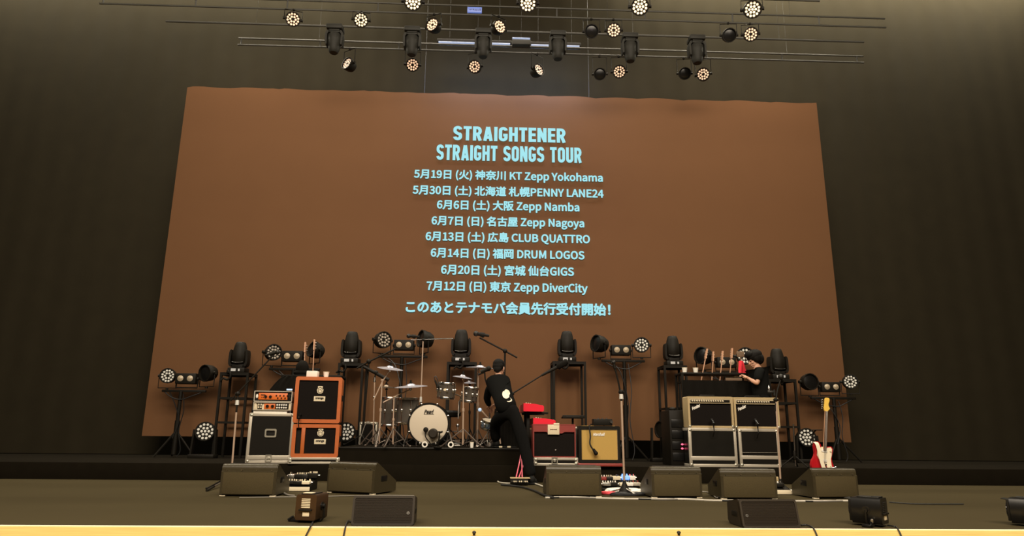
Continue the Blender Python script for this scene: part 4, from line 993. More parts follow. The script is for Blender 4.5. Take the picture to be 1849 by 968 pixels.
def microphone(label, p, d, s=1.0, foam=False, windshield=False):
    d = Vector(d).normalized(); t = thing('microphone', label, 'microphone', p)
    obj('body', MB().cyl((0, 0, 0), d*-.13*s, .020*s, .013*s), 'black', t)
    obj('grille_head', MB().ball(d*.015*s, .030*s), 'dark_steel', t)
    obj('clip', MB().cyl(d*-.06*s-Vector((0, 0, .03*s)), d*-.06*s, .012*s).cyl(d*-.08*s, d*-.03*s, .024*s, .024*s), 'black', t)
    return t
Y = fl(430, 893).y+.62
f = at(414.5, 893, Y); f.z = 0; tp = at(428.5, 727, Y)
mic_stand('copper chrome microphone stand with long boom at far left', f, 0, [at(416, 724, Y), at(429, 710, Y), at(497, 638, Y+.1)], top=at(429.5, 711, Y), chrome_to=.80, clutch=.905)
microphone('black microphone at the end of the far left boom', at(499, 636.5, Y+.1), (1, .1, .3), 1.0)
Y = fl(1128, 892.5).y
f = at(1128, 892, Y); f.z = 0
mic_stand('tall straight chrome microphone stand with a weighted base, right of centre', f, 0, [at(1121, 712, Y), at(1116.5, 690, Y), at(1109, 658, Y)], top=at(1121.5, 708, Y), chrome_to=.91, clutch=.955, base='weight', r=.0125)
microphone('black microphone folded up at the top of the tall straight stand', at(1108.5, 656, Y), (-.2, 0, 1), .8)
Y = fl(1410, 888).y
f = at(1410.5, 888, Y); f.z = 0
mic_stand('copper chrome microphone stand in front of the right blonde amplifier', f, 0, [at(1400, 742, Y), at(1401, 722, Y), at(1404, 704, Y+.05), at(1410, 684, Y+.1)], top=at(1401, 722, Y), chrome_to=.985, base='weight', r=.011)
microphone('chrome-lit black microphone on the stand in front of the technician', at(1410, 682, Y+.1), (-.3, -.6, .4), 1.2)
t = thing('cable_clip', 'steel clip and small bottle hanging on the microphone stand near the technician', 'clip', at(1393, 708, Y)); obj('bracket', MB().box((0, 0, 0), (.10, .03, .03), .008).cyl((.035, 0, -.045), (.035, 0, .03), .016), 'dark_steel', t); obj('bottle', MB().lathe([(.014, 0), (.014, .05), (.006, .065), (.006, .08)], 10, Matrix.Translation((-.028, 0, .01))), 'chrome', t)
f = at(1436.5, 843, 9.95); f.z = PLAT_Z
mic_stand('short chrome stand pole standing alone left of the red guitar', f, 0, None, top=at(1432.5, 766, 9.95), r=.012, lower='chrome', legspan=.2)
# overhead stands of the drum kit stand on the platform behind the riser front
RZ = at(775, 808.5, 9.95).z
Y = 11.02
f = at(757, 800, Y); f.z = RZ
mic_stand('very tall chrome overhead stand rising behind the bass drum', f, 0, [at(742, 613.5, Y), at(764, 613, Y), at(818, 611.5, Y)], top=at(764, 614, Y), chrome_from=.42, clutch=.43, bm='chrome', r=.010)
t = microphone('black overhead microphone at the left end of the horizontal boom', at(740, 607, Y), (-1, 0, .05), 1.2)
Y = 11.0
f = at(653, 800, Y); f.z = RZ
mic_stand('black overhead stand with crossing booms left of the drum kit', f, 0, [at(644.5, 665, Y), at(666, 653, Y), at(714, 630, Y)], top=at(666, 653, Y), chrome_to=.02, r=.016)
t = thing('microphone', 'long black shotgun microphone slanting beside the left cymbals', 'microphone', at(679, 673, Y-.1)); q0 = at(656, 662, Y-.1)-t.location; q1 = at(702, 686.5, Y-.1)-t.location
obj('body', MB().cyl(q0, q1, .022, .030), 'black', t); obj('mount', MB().cyl((0, 0, 0), (-.02, 0, -.10), .012).ball((0, 0, 0), .035), 'black', t)
Y = 11.12
f = at(908, 800, Y); f.z = RZ
mic_stand('black overhead stand with slanting boom behind the stagehand', f, 0, [at(934, 646, Y), at(912, 634, Y), at(866, 610, Y)], top=at(912, 634, Y), chrome_to=.02, r=.016, legspan=.16)
t = microphone('black overhead microphone at the top of the boom above the stagehand', at(862, 603, Y), (-1, 0, .15), 1.5)
Y = 10.25
f = at(951, 836, Y); f.z = PLAT_Z
mic_stand('black boom stand reaching right above the red keyboards', f, 0, [at(910, 722, Y), at(925, 711, Y), at(994, 668, Y)], top=at(925, 711, Y), chrome_to=.02, r=.012, legspan=.14)
t = thing('microphone', 'black microphone with foam cover at the end of the boom above the keyboards', 'microphone', at(1008, 662, Y)); q0 = at(978, 678, Y)-t.location; q1 = at(1021, 655, Y)-t.location
obj('body', MB().cyl(q0, (0, 0, 0), .018, .026), 'black', t); obj('foam_cover', MB().lathe([(.02, -.09), (.042, -.06), (.046, .05), (.03, .10)], 14, Matrix.Translation(q1*.45) @ q1.to_track_quat('Z', 'Y').to_matrix().to_4x4()), 'black_cloth', t)

# ------------------------------------------------------------------ drum riser and drum kit
RY = 9.95
xa, xb = at(610, 809, RY).x, at(941, 810, RY).x
ris = thing('drum_riser', 'black carpeted drum riser carrying the whole drum kit', 'riser', ((xa+xb)/2, RY, 0)); rw = xb-xa
# its front wall drops to the stage floor just ahead of the platform edge line
obj('deck', MB().box((0, .69, RZ-.02), (rw, 1.38, .04), .004), 'platform', ris)
obj('skirt', MB().box((0, .68, (RZ-.04+PLAT_Z)/2+.001), (rw-.01, 1.35, RZ-.04-PLAT_Z-.002)), 'platform', ris)
obj('edge_strip', MB().box((0, -.004, RZ-.009), (rw, .012, .018), .003), 'dark_steel', ris)
def shell_drum(label, name, c, r, h, aim, wrap='drum_wrap', legs=None, badge=False, mount=None, head='drum_head', hoop='chrome', nl=8):
    """c: centre of the shell; aim: direction of the top head."""
    t = thing(name, label, 'drum', c); M = Vector(aim).normalized().to_track_quat('Z', 'Y').to_matrix().to_4x4()
    obj('shell', MB().lathe([(r*.97, -h/2), (r, -h/2+.004), (r, h/2-.004), (r*.97, h/2)], 28, M), wrap, t)
    for sz in (-1, 1):
        obj('hoop', MB().lathe([(r*1.0, sz*h/2-.022), (r*1.045, sz*h/2-.018), (r*1.05, sz*h/2+.010), (r*1.03, sz*h/2+.014), (r*.985, sz*h/2+.006)], 28, M, 1, 1, True), hoop, t)
        obj('drumhead', MB().lathe([(r*.985, sz*h/2-.003), (r*.985, sz*h/2+.004), (0, sz*h/2+.006)], 28, M), head, t)
    for k in range(nl):
        a = 2*PI*(k+.5)/nl; p = Vector((r*1.02*math.cos(a), r*1.02*math.sin(a), 0)); hh = Vector((0, 0, h*.42))
        obj('lug', MB().cyl(M @ (p-hh), M @ (p+hh), .0055, n=6).box(M @ p, (.03, .03, .05), .006), 'chrome', t)
    if legs:
        for a in legs:
            p = Vector((r*1.06*math.cos(a), r*1.06*math.sin(a), 0))
            obj('leg', MB().tube([p+Vector((0, 0, h*.25)), p+Vector((0, 0, -h*.45)), p*1.12+Vector((0, 0, RZ-c.z+.015))], .0075, 6).cyl(p*1.12+Vector((0, 0, RZ-c.z)), p*1.12+Vector((0, 0, RZ-c.z+.03)), .014), 'chrome', t)
    if badge: obj('badge', MB().ball(Vector((-.01, -r*1.0, .0)), (.028, .006, .02), 10, 6), 'cream', t)
    return t
BY = 10.06
bc = at(774, 765.5, BY); k = mpp(774, 765, BY); br = 36.2*k
bc.z = max(bc.z, RZ+br*1.045+.004)
bd = thing('bass_drum', 'bass drum with large cream head and a script name, front of the kit', 'drum', bc); M = Matrix.Rotation(PI/2, 4, 'X')     # local z points at the hall
D = .42
obj('shell', MB().lathe([(br*.97, -D), (br, -D+.01), (br, -.02), (br*.97, -.01)], 36, M), 'drum_wrap', bd)
obj('drumhead', MB().lathe([(br*.965, -.006), (br*.96, .006), (br*.90, .012), (0, .014)], 40, M), 'drum_head', bd)
for zz in (0, -D): obj('hoop', MB().lathe([(br*.96, zz-.02), (br*1.04, zz-.02), (br*1.045, zz+.018), (br*.965, zz+.018)], 40, M, 1, 1, True), 'black_gloss', bd)
for kk in range(8):
    a = 2*PI*(kk+.5)/8; o = obj('lug', MB().box((0, .06, br*1.03), (.03, .06, .03), .008).cyl((0, -.02, br*1.04), (0, .1, br*1.04), .006, n=6).box((0, -.016, br*1.035), (.022, .03, .03), .006), 'chrome', bd); o.rotation_euler = (0, a, 0)
obj('lettering', text_mesh('lettering', 'Pearl', .140, .060, 'black', .003, .35, .015), None, bd, (.0, -.018, br*.60))
obj('underline', MB().box((0.0, -.017, br*.60-.036), (.145, .003, .005)), 'black', bd)
for sx in (-1, 1): obj('spur', MB().tube([(sx*br*.95, .14, -br*.25), (sx*br*1.20, .03, -br-.02+.035)], .010, 6).cyl((sx*br*1.20, .03, -br+.002), (sx*br*1.21, .025, -(bc.z-RZ)+.004), .012), 'chrome', bd)
t = thing('microphone', 'large round black microphone in front of the bass drum head', 'microphone', at(782, 783, BY-.09)); z0 = RZ-t.location.z
obj('body', MB().lathe([(.05, -.05), (.068, -.035), (.072, .02), (.05, .045), (.01, .05)], 20, Matrix.Rotation(-PI/2, 4, 'X')), 'fill_body', t)
obj('arm', MB().tube([(.03, 0, .02), (.09, -.01, .025), (.125, -.01, .02)], .010, 6).tube([(.09, -.01, .02), (.09, -.01, -.06), (.07, -.01, -.15), (.075, 0, z0+.03)], .012, 6).cyl((.10, -.01, .012), (.135, -.01, .03), .013), 'black', t)
obj('base', MB().lathe([(.07, 0), (.07, .014), (.02, .022)], 16, Matrix.Translation((.075, 0, z0+.002))), 'black', t)
t = thing('microphone', 'small black microphone on a curved neck at left of the bass drum microphone', 'microphone', at(769, 776, BY-.06)); z0 = RZ-t.location.z
obj('body', MB().lathe([(.016, -.03), (.034, -.02), (.036, .02), (.016, .034)], 14, Matrix.Rotation(PI/2, 4, 'X')), 'black', t)
obj('neck', MB().tube([(0, 0, -.03), (-.005, -.01, -.08), (.02, -.02, -.13), (.06, -.02, -.17), (.09, -.01, z0+.01)], .008, 6, 4), 'black', t)
# toms
def kpos(px, py, Y): return at(px, py, Y)
c = kpos(806, 705, 10.15); k = mpp(806, 705, 10.15)
t = shell_drum('dark rack tom with a pale badge above the right of the bass drum', 'rack_tom', c, 15.6*k, 25*k, (.06, -.10, 1), badge=True)
obj('mount_arm', MB().tube([(15*k, .02, -6*k), (26*k, .05, -10*k), (24*k, .12, -40*k)], .011, 6), 'chrome', t)
c = kpos(848, 712, 10.5); t = shell_drum('second dark rack tom, behind the chrome stand at right of the kit', 'rack_tom', c, 15*k, 24*k, (.12, -.12, 1))
obj('mount_arm', MB().tube([(-13*k, .02, -4*k), (-20*k, .05, -14*k), (-20*k, .05, -45*k)], .011, 6), 'chrome', t)
c = kpos(735.5, 742, 10.42); k2 = mpp(735, 742, 10.42)
shell_drum('dark floor tom directly left of the bass drum', 'floor_tom', c, 20.5*k2, 43*k2, (0, -.02, 1), legs=(-2.4, -.6, 1.6))
c = kpos(704, 743, 10.72); k2 = mpp(704, 743, 10.72)
shell_drum('dark floor tom furthest left, behind the chrome stands', 'floor_tom', c, 17*k2, 48*k2, (0, -.02, 1), legs=(-2.5, -.7, 1.6))
c = kpos(880.5, 766, 10.34); t = shell_drum('small chrome drum coloured with blue reflections at the right of the kit', 'side_snare', c, 11.5*k, 13*k, (.25, -.35, 1), wrap='snare_blue_reflect', nl=6)
obj('stand', MB().tube([(0, 0, -6*k), (0, .02, -14*k), (.0, .03, RZ-c.z+.05)], .012, 6).tube([(-.14, 0, RZ-c.z+.01), (0, .03, RZ-c.z+.10), (.14, .1, RZ-c.z+.01)], .009, 6).tube([(0, .03, RZ-c.z+.10), (0, -.14, RZ-c.z+.01)], .009, 6), 'chrome', t)
t = thing('clip_microphone', 'black microphone clipped on the rim of the badged rack tom', 'microphone', at(789, 696, 10.04))
obj('body', MB().cyl((.01, 0, -.01), (-.03, 0, .07), .018, .013).ball((.012, 0, -.02), .022), 'black', t); obj('loop', MB().tube([(-.03, 0, .07), (-.045, 0, .11), (-.02, 0, .13), (.0, 0, .09), (.02, .01, .03), (.03, .01, -.02)], .006, 6, 4), 'black_cable', t)
# cymbals and their stands
def cymbal(label, px, py, Y, r_px, nrm, m='cymbal', name='crash_cymbal'):
    c = at(px, py, Y); r = r_px*mpp(px, py, Y); t = thing(name, label, 'cymbal', c)
    M = Vector(nrm).normalized().to_track_quat('Z', 'Y').to_matrix().to_4x4()
    obj('plate', MB().lathe([(r, -.012), (r*.75, -.002), (r*.28, .010), (r*.22, .026), (r*.1, .036), (.008, .038), (.008, .033), (r*.1, .031), (r*.21, .021), (r*.28, .006), (r*.75, -.006), (r*.99, -.015)], 36, M), m, t)
    n = Vector(nrm).normalized(); obj('wing_nut', MB().cyl(n*.03, n*.085, .016, .012).cyl(n*.035, n*.05, .026, .026), 'black', t)
    return c
def tripod(t, x, y, zb, span, rot=0.0, m='copper_chrome', up=.26):
    for k in range(3):
        a = rot+k*2*PI/3
        obj('leg', MB().tube([(x, y, zb+up), (x+span*math.cos(a), y+span*math.sin(a), zb+.014)], .010, 6).tube([(x, y, zb+.05), (x+span*.62*math.cos(a), y+span*.62*math.sin(a), zb+.11)], .007, 6).cyl((x+span*math.cos(a), y+span*math.sin(a), zb+.012), (x+span*1.07*math.cos(a), y+span*1.07*math.sin(a), zb+.016), .014), 'leg_chrome' if 'chrome' in m else m, t)
def cym_stand(label, foot_px, top_px, Y, boom=None, m='copper_chrome', span=.24, rot=0.0):
    f = at(foot_px, 795, Y); tp = at(top_px[0], top_px[1], Y); t = thing('cymbal_stand', label, 'cymbal stand', (f.x, Y, RZ))
    o = Vector((f.x, Y, RZ)); d = tp-o
    tripod(t, 0, 0, 0, span, rot, m)
    obj('lower_tube', MB().cyl((0, 0, .04), d*.55, .0125).cyl(d*.52, d*.57, .019), m, t)
    obj('upper_tube', MB().cyl(d*.55, d, .0095).cyl(d*.985, d*1.01, .02), m, t)
    if boom:
        q = [at(x, y, Y+dy)-o for x, y, dy in boom]
        obj('boom_arm', MB().tube(q, .009, 7), m, t); obj('tilter', MB().ball(q[-1], .024).cyl(q[-1], q[-1]+Vector((0, 0, .06)), .007), 'steel', t)
    else: obj('tilter', MB().cyl(d, d+Vector((0, 0, .06)), .006).ball(d, .018), 'steel', t)
    return t
Y1 = 10.25
cymbal('tilted crash cymbal at upper left of the kit', 704.5, 664.5, Y1, 23.5, (.12, -.16, 1))
cym_stand('chrome boom stand under the upper left crash cymbal', 684.6, (690, 686), Y1, [(674.7, 723, 0), (690, 690, 0), (703, 669, 0)], rot=2.6)
cymbal('flat crash cymbal left above the bass drum', 742, 697, 10.12, 30, (-.06, -.12, 1))
cym_stand('chrome boom stand under the flat cymbal left of the bass drum', 709.5, (711.5, 716.5), 10.12, [(692, 727, 0), (712, 716.5, 0), (741, 703, 0)], rot=-1.9)
cymbal('small dark cymbal behind the left boom stand', 697.5, 699, 10.75, 17.5, (.0, -.05, 1), 'cymbal_dark', 'splash_cymbal')
cym_stand('dark stand under the small dark cymbal at left', 698, (698, 703), 10.75, None, 'dark_steel')
cymbal('crash cymbal between the two rack toms', 835.5, 680.5, 10.25, 18.5, (.14, -.10, 1))
cym_stand('chrome stand with wide legs right of the bass drum', 836, (837, 685), 10.25, None, rot=-.62, span=.34)
cymbal('large crash cymbal at upper right of the kit, nearest the stagehand', 867, 663.5, 10.80, 27.5, (.04, -.05, 1))
cym_stand('straight chrome stand under the large right crash cymbal', 862, (863.7, 668), 10.80, None, rot=.5, span=.15)
cymbal('small flat cymbal just behind the second rack tom', 848, 690.5, 11.0, 12, (0, -.12, 1), 'cymbal', 'splash_cymbal')
cym_stand('thin stand under the small flat cymbal behind the rack toms', 848, (848, 694), 11.0, None, 'dark_steel', span=.12)
f = at(674, 795, 10.82); t = thing('microphone_stand', 'thin chrome stand furthest left on the drum riser', 'microphone stand', (f.x, 10.82, RZ)); tp = at(676.5, 684, 10.82)-t.location
tripod(t, 0, 0, 0, .2, .9, 'copper_chrome'); obj('pole', MB().cyl((0, 0, .03), tp, .010), 'copper_chrome', t); obj('clutch', MB().cyl(tp-Vector((0, 0, .05)), tp+Vector((0, 0, .02)), .02, .016).ball(tp*.72, .02), 'chrome', t)
obj('looped_cord', MB().tube([tp*.30+Vector((.0, 0, 0)), tp*.33+Vector((-.10, 0, .02)), tp*.18+Vector((-.17, 0, 0)), Vector((-.22, 0, .03))], .007, 6, 5), 'grey_cable', t)
f = at(884, 795, 10.62); t = thing('hi_hat_stand', 'chrome hi-hat stand with pedal in front of the stagehand', 'hi-hat stand', (f.x, 10.62, RZ)); tp = at(884, 692, 10.62)-t.location
tripod(t, 0, 0, 0, .15, 1.2, 'chrome'); obj('pole', MB().cyl((0, 0, .03), tp, .012).cyl(tp*.55, tp*.60, .02).cyl(tp*.95, tp*1.02, .022), 'chrome', t)
obj('pedal', MB().box((.02, -.12, .04), (.09, .24, .012), .004, (.22, 0, 0)).tube([(0, 0, .05), (.03, -.02, .09)], .01), 'steel', t)
obj('side_arm', MB().tube([tp*.5+Vector((-.16, 0, .10)), tp*.42, tp*.26+Vector((.14, -.02, -.02)), Vector((.16, -.05, .05))], .014, 7), 'copper_chrome', t)
t = thing('microphone', 'black microphone cluster on a short arm just left of the stagehand', 'microphone', at(875, 672, 10.5))
obj('body', MB().cyl((-.06, 0, .0), (.05, 0, .05), .026, .034).ball((.06, 0, .055), .04).cyl((-.10, 0, -.04), (.0, 0, -.0), .014), 'black', t); obj('arm', MB().tube([(0, 0, 0), (.01, 0, -.10), (.03, 0, -.16), (.06, -.1, -.19)], .012, 6), 'black', t)
ms = at(884, 692, 10.3)
t = thing('bass_drum_pedal', 'steel foot pedal with spring behind the chrome stand', 'pedal', (at(826, 780, 10.4).x, 10.42, RZ+.002))
obj('plate', MB().box((0, 0, .02), (.10, .26, .014), .004).box((0, 0, .07), (.08, .24, .012), .004, (.25, 0, 0)), 'steel', t); obj('frame', MB().tube([(-.07, .12, .02), (-.07, .12, .22), (.07, .12, .22), (.07, .12, .02)], .011, 6).cyl((0, .12, .22), (0, .02, .30), .008).ball((0, .01, .31), .026), 'chrome', t)
t = thing('drum_throne', 'black round drum stool behind the rack toms', 'stool', (at(812, 770, 11.0).x, 10.95, RZ)); 
obj('seat', MB().lathe([(.12, .44), (.17, .46), (.175, .51), (.15, .54), (0, .545)], 24), 'black', t); obj('post', MB().cyl((0, 0, .06), (0, 0, .45), .018), 'dark_steel', t); tripod(t, 0, 0, 0, .26, .4, 'dark_steel')
t = thing('clip_highlight', 'small clip with a glowing highlight on the stand right of the kit', 'lamp', at(866.5, 740, 10.38)); obj('body', MB().lathe([(.012, -.05), (.026, -.03), (.034, .02)], 14, Matrix.Rotation(PI/2, 4, 'X')), 'steel', t); obj('glint_ball', MB().ball((0, -.02, 0), .026), 'display_blue', t); obj('clip', MB().box((-.02, .04, -.0), (.05, .02, .03), .005), 'black', t)  # glowing ball imitates a blue-white highlight on the hardware, not a lamp
cup('white paper cup lying at the riser edge right of the bass drum', at(852, 800, 10.02).x, 10.02, RZ+.003, .030, .075)
for px, wh in ((767, 'left'), (814, 'right')):
    c = at(px, 806, 9.99); t = thing('tape_roll', 'white roll of tape on the riser edge, '+wh+' one by the bass drum', 'tape roll', (c.x, 9.985, RZ+.022))
    obj('roll', MB().lathe([(.024, -.012), (.042, -.012), (.042, .012), (.024, .012)], 18, Matrix.Rotation(PI/2, 4, 'X'), 1, 1, True), 'white', t); t.location.z = RZ+.044
for px, py, w in ((904, 803.5, 'left'), (919, 805.5, 'right')):
    c = at(px, py, 10.02); t = thing('cable_plug', 'small pale plug on the riser edge below the stagehand, the '+w+' one', 'plug', (c.x, 10.02, RZ+.004)); obj('body', MB().box((0, 0, .014), (.05, .03, .024), .006), 'cream', t); obj('tail', MB().tube([(.02, 0, .014), (.06, .03, .01), (.10, .08, .008)], .006, 6), 'black_cable', t)
x, zz, w, h = rect(648, 680, 762, 790, 11.36)
flight_case('low grey-edged flight case behind the back left corner of the drum riser', x, 11.355, PLAT_Z, w, at(668, 762, 11.36).z-PLAT_Z, .15, edge=.03, trim='alu_corner', ybar=((.55, .585),))

# ------------------------------------------------------------------ keyboards
def keyboard(label, px0, px1, y0, y1, Y, L=1.15):
    x, z, w, h = rect(px0, px1, y0, y1, Y); t = thing('stage_keyboard', label, 'keyboard', (x, Y, z))
    prof = [(-w/2, 0), (w/2-.015, 0), (w/2, .012), (w/2, h*.62), (w*.44, h*.74), (w*.05, h*.92), (-w/2, h)]
    obj('case', MB().prism([(a, b) for a, b in prof], .02, L), 'maroon', t)
    for yy in (0, L): obj('end_cheek', MB().prism([(a*1.01, b*1.03) for a, b in prof], yy, yy+.02), 'red', t)
    n = 36
    kw = MB(); kb = MB()
    for i in range(n):
        y = .06+(L-.1)*i/n; kw.box((w*.26, y+.014, h*.74-.0), (w*.42, .024, .012))
        if i % 7 not in (2, 6): kb.box((w*.17, y+.028, h*.80), (w*.24, .012, .014))
    obj('white_keys', kw, 'cream', t); obj('black_keys', kb, 'black_gloss', t)
    for i in range(14): obj('knob', MB().cyl((-w*(.36-.12*(i % 3)), .06+.075*i, h*.92), (-w*(.36-.12*(i % 3)), .06+.075*i, h*1.10), .013, .011), 'cream', t)
    return t, x, z, w
k1, kx, kz, kw_ = keyboard('upper red keyboard seen end-on right of the stagehand', 945.5, 982, 728.5, 743, 10.25)
k2_, kx2, kz2, kw2 = keyboard('lower red keyboard seen end-on above the maroon amplifier', 963, 1003, 755, 768, 10.25)
t = thing('keyboard_stand', 'black two-tier stand under the red keyboards', 'keyboard stand', (kx+.05, 10.3, PLAT_Z))
for yy in (.15, .85):
    obj('column', MB().box((-.12, yy, (kz-PLAT_Z)/2), (.05, .06, kz-PLAT_Z-.02), .006), 'black', t)
    obj('foot', MB().box((.02, yy, .02), (.5, .05, .04), .008), 'black', t)
    obj('arm', MB().box((.0, yy, kz-PLAT_Z-.018), (.36, .05, .03), .006).box((.10, yy, kz2-PLAT_Z-.018), (.40, .05, .03), .006), 'black', t)
obj('cross_brace', MB().box((-.12, .5, .5), (.04, .7, .05), .006), 'black', t)
x, zz, w, h = rect(966, 978, 768, 778, 10.0)
t = thing('table_stand', 'small black equipment tray on a post behind the maroon amplifier', 'tray stand', (at(1034, 757, 10.5).x, 10.5, PLAT_Z)); zt = at(1034, 753, 10.5).z-PLAT_Z
obj('tray', MB().box((0, 0, zt), (.32, .24, .018), .004, (-.12, 0, 0)).box((0, -.115, zt+.0), (.33, .012, .045), .003), 'black', t); obj('lip', MB().box((-.01, -.124, zt+.004), (.20, .004, .012)), 'dark_steel', t)
obj('post', MB().cyl((0, 0, .02), (0, 0, zt-.01), .016), 'black', t); tripod(t, 0, 0, 0, .2, .3, 'black', .2)
x, zz, w, h = rect(948, 964, 769, 790, 10.9)
solo('pale_case', MB().box((0, .1, .25), (.20, .3, .50), .02), 'brown_cloth', 'brown padded case standing behind the keyboard stand', 'case', (at(954, 780, 10.95).x, 11.5, PLAT_Z+.002))

# ------------------------------------------------------------------ the red guitar
GYY = 9.15
b = at(1484.5, 858, GYY); tipp = at(1494, 718, GYY); Lg = (tipp-b).length; gz = Lg/1.06
t = thing('electric_guitar', 'red electric guitar with cream pickguard and strap, standing behind the last monitor', 'guitar', b)
t.rotation_euler = (-.03, math.atan2(tipp.x-b.x, tipp.z-b.z), .12); t.scale = (1, 1, 1)
S = gz
def sc(pl): return [(x*S, z*S) for x, z in pl]
body = sc([(0, 0), (-.09, .012), (-.15, .05), (-.175, .11), (-.165, .17), (-.138, .225), (-.128, .28), (-.14, .33), (-.145, .38), (-.125, .425), (-.09, .432), (-.055, .405), (-.035, .37), (.035, .36), (.06, .385), (.10, .40), (.128, .375), (.128, .32), (.118, .26), (.128, .20), (.155, .14), (.165, .09), (.145, .04), (.09, .005)])
m_ = MB().prism([(p.x, p.y) for p in smooth_pts([Vector((x, z, 0)) for x, z in body+[body[0]]], 4)[:-1]], -.02, .022)
obj('body', m_, 'guitar_red', t)
obj('pickguard', MB().prism(sc([(-.035, .375), (.03, .365), (.06, .38), (.095, .388), (.115, .365), (.112, .28), (.102, .235), (.115, .16), (.125, .10), (.10, .07), (.07, .085), (.03, .155), (-.01, .19), (-.075, .205), (-.105, .25), (-.10, .31), (-.075, .345)]), -.026, -.0205), 'pickguard', t)
obj('neck', MB().prism(sc([(-.021, .34), (.021, .34), (.018, .87), (-.018, .87)]), -.040, -.024), 'neck_wood', t)
obj('fretboard', MB().prism(sc([(-.0215, .325), (.0215, .325), (.0185, .866), (-.0185, .866)]), -.046, -.040), 'fretboard', t)
hd = obj('headstock', MB().prism([(p.x, p.y) for p in smooth_pts([Vector((x*S, z*S, 0)) for x, z in [(-.019, .865), (.019, .865), (.03, .885), (.052, .915), (.035, .945), (.030, .98), (.042, 1.02), (.036, 1.055), (.0, 1.06), (-.022, 1.045), (-.028, 1.0), (-.036, .93), (-.034, .89), (-.019, .865)]], 4)[:-1]], -.036, -.020), 'maple', t)
pg = MB()
for i in range(6): pg.cyl((-.034*S, -.028, (.90+.024*i)*S), (-.055*S, -.028, (.90+.024*i)*S), .006).ball((-.06*S, -.028, (.90+.024*i)*S), (.010, .006, .008), 8, 5)
obj('tuning_pegs', pg, 'chrome', hd)
for zz in (.325, .195): obj('pickup', MB().box((.0, -.030, zz*S), (.082*S, .012, .040*S), .004), 'white', t)
obj('bridge', MB().box((0, -.032, .145*S), (.075*S, .016, .022*S), .003).box((0, -.028, .075*S), (.06*S, .008, .10*S), .003), 'chrome', t)
obj('tremolo_arm', MB().tube([(.01*S, -.03, .11*S), (.06*S, -.055, .10*S), (.16*S, -.06, .135*S)], .006, 6), 'chrome', t)
for kx, kz_ in ((.105, .135), (.118, .085), (.09, .335)): obj('knob', MB().cyl((kx*S, -.026, kz_*S), (kx*S, -.042, kz_*S), .012*S, .010*S, 12), 'cream', t)
st = MB()
for i in range(6):
    x = (-.014+.0056*i)*S; st.cyl((x, -.050, .14*S), (x*.9, -.050, .87*S), .0009, n=4)
obj('strings', st, 'steel', t)
sp = [(-.135, -.01, .425), (-.128, -.05, .40), (-.105, -.062, .33), (-.085, -.066, .25), (-.055, -.066, .17), (-.020, -.064, .09), (.015, -.055, .02), (.03, -.02, -.012)]
q = smooth_pts([Vector((x*S, y, z*S)) for x, y, z in sp], 5); sm = MB()
vs = []
for i, p in enumerate(q):
    tg = (q[min(i+1, len(q)-1)]-q[max(i-1, 0)]).normalized(); n = tg.cross(Vector((0, -1, 0))).normalized()*.026
    vs.append((sm.bm.verts.new(p-n), sm.bm.verts.new(p+n)))
for a_, b_ in zip(vs, vs[1:]): sm.bm.faces.new((a_[0], a_[1], b_[1], b_[0]))
sm.solid(.004)
obj('strap', sm, 'pickguard', t)
gs = thing('guitar_stand', 'black folding stand holding the red guitar', 'guitar stand', (b.x, GYY+.06, 0))
hN = (b.z+.42*S)
obj('upright', MB().tube([(0, .12, .10), (.0, .10, b.z+.55*S), (.012, .03, b.z+.60*S)], .012, 6).tube([(-.10, -.06, b.z+.57*S), (-.05, .02, b.z+.6*S), (.05, .02, b.z+.6*S), (.06, -.05, b.z+.6*S)], .007, 6), 'black', gs)
for sx in (-1, 1): obj('leg', MB().tube([(0, .12, max(b.z*.8, .12)), (sx*.22, -.12, .014)], .012, 6), 'black', gs)
obj('rear_leg', MB().tube([(0, .12, .30), (0, .36, .014)], .012, 6), 'black', gs)
obj('cradle', MB().tube([(-.13, -.11, b.z+.0), (-.13, -.02, b.z-.024), (.13, -.02, b.z-.024), (.13, -.11, b.z+.0)], .011, 6).tube([(0, .12, b.z+.03), (0, -.02, b.z-.024)], .012), 'black', gs)

# ------------------------------------------------------------------ people
def skin_mesh(joints, edges, root, sub=2):
    """Continuous surface grown round a skeleton: joints = {name: (position, radius)}."""
    me = bpy.data.meshes.new('figure'); names = list(joints); ix = {n: i for i, n in enumerate(names)}
    me.from_pydata([joints[n][0] for n in names], [(ix[a], ix[b]) for a, b in edges], [])
    o = bpy.data.objects.new('figure', me); COL.objects.link(o)
    md = o.modifiers.new('skin', 'SKIN'); md.use_smooth_shade = True; md.branch_smoothing = .6
    for i, n in enumerate(names):
        r = joints[n][1]; me.skin_vertices[0].data[i].radius = r if isinstance(r, tuple) else (r, r)
        me.skin_vertices[0].data[i].use_root = (n == root)
    s = o.modifiers.new('sub', 'SUBSURF'); s.levels = sub; s.render_levels = sub
    out = bpy.data.meshes.new_from_object(o.evaluated_get(bpy.context.evaluated_depsgraph_get()))
    bpy.data.objects.remove(o); return out
def chain(joints, edges, prev, pts):
    for n, p, r in pts:
        joints[n] = (Vector(p), r); edges.append((prev, n)); prev = n
    return prev
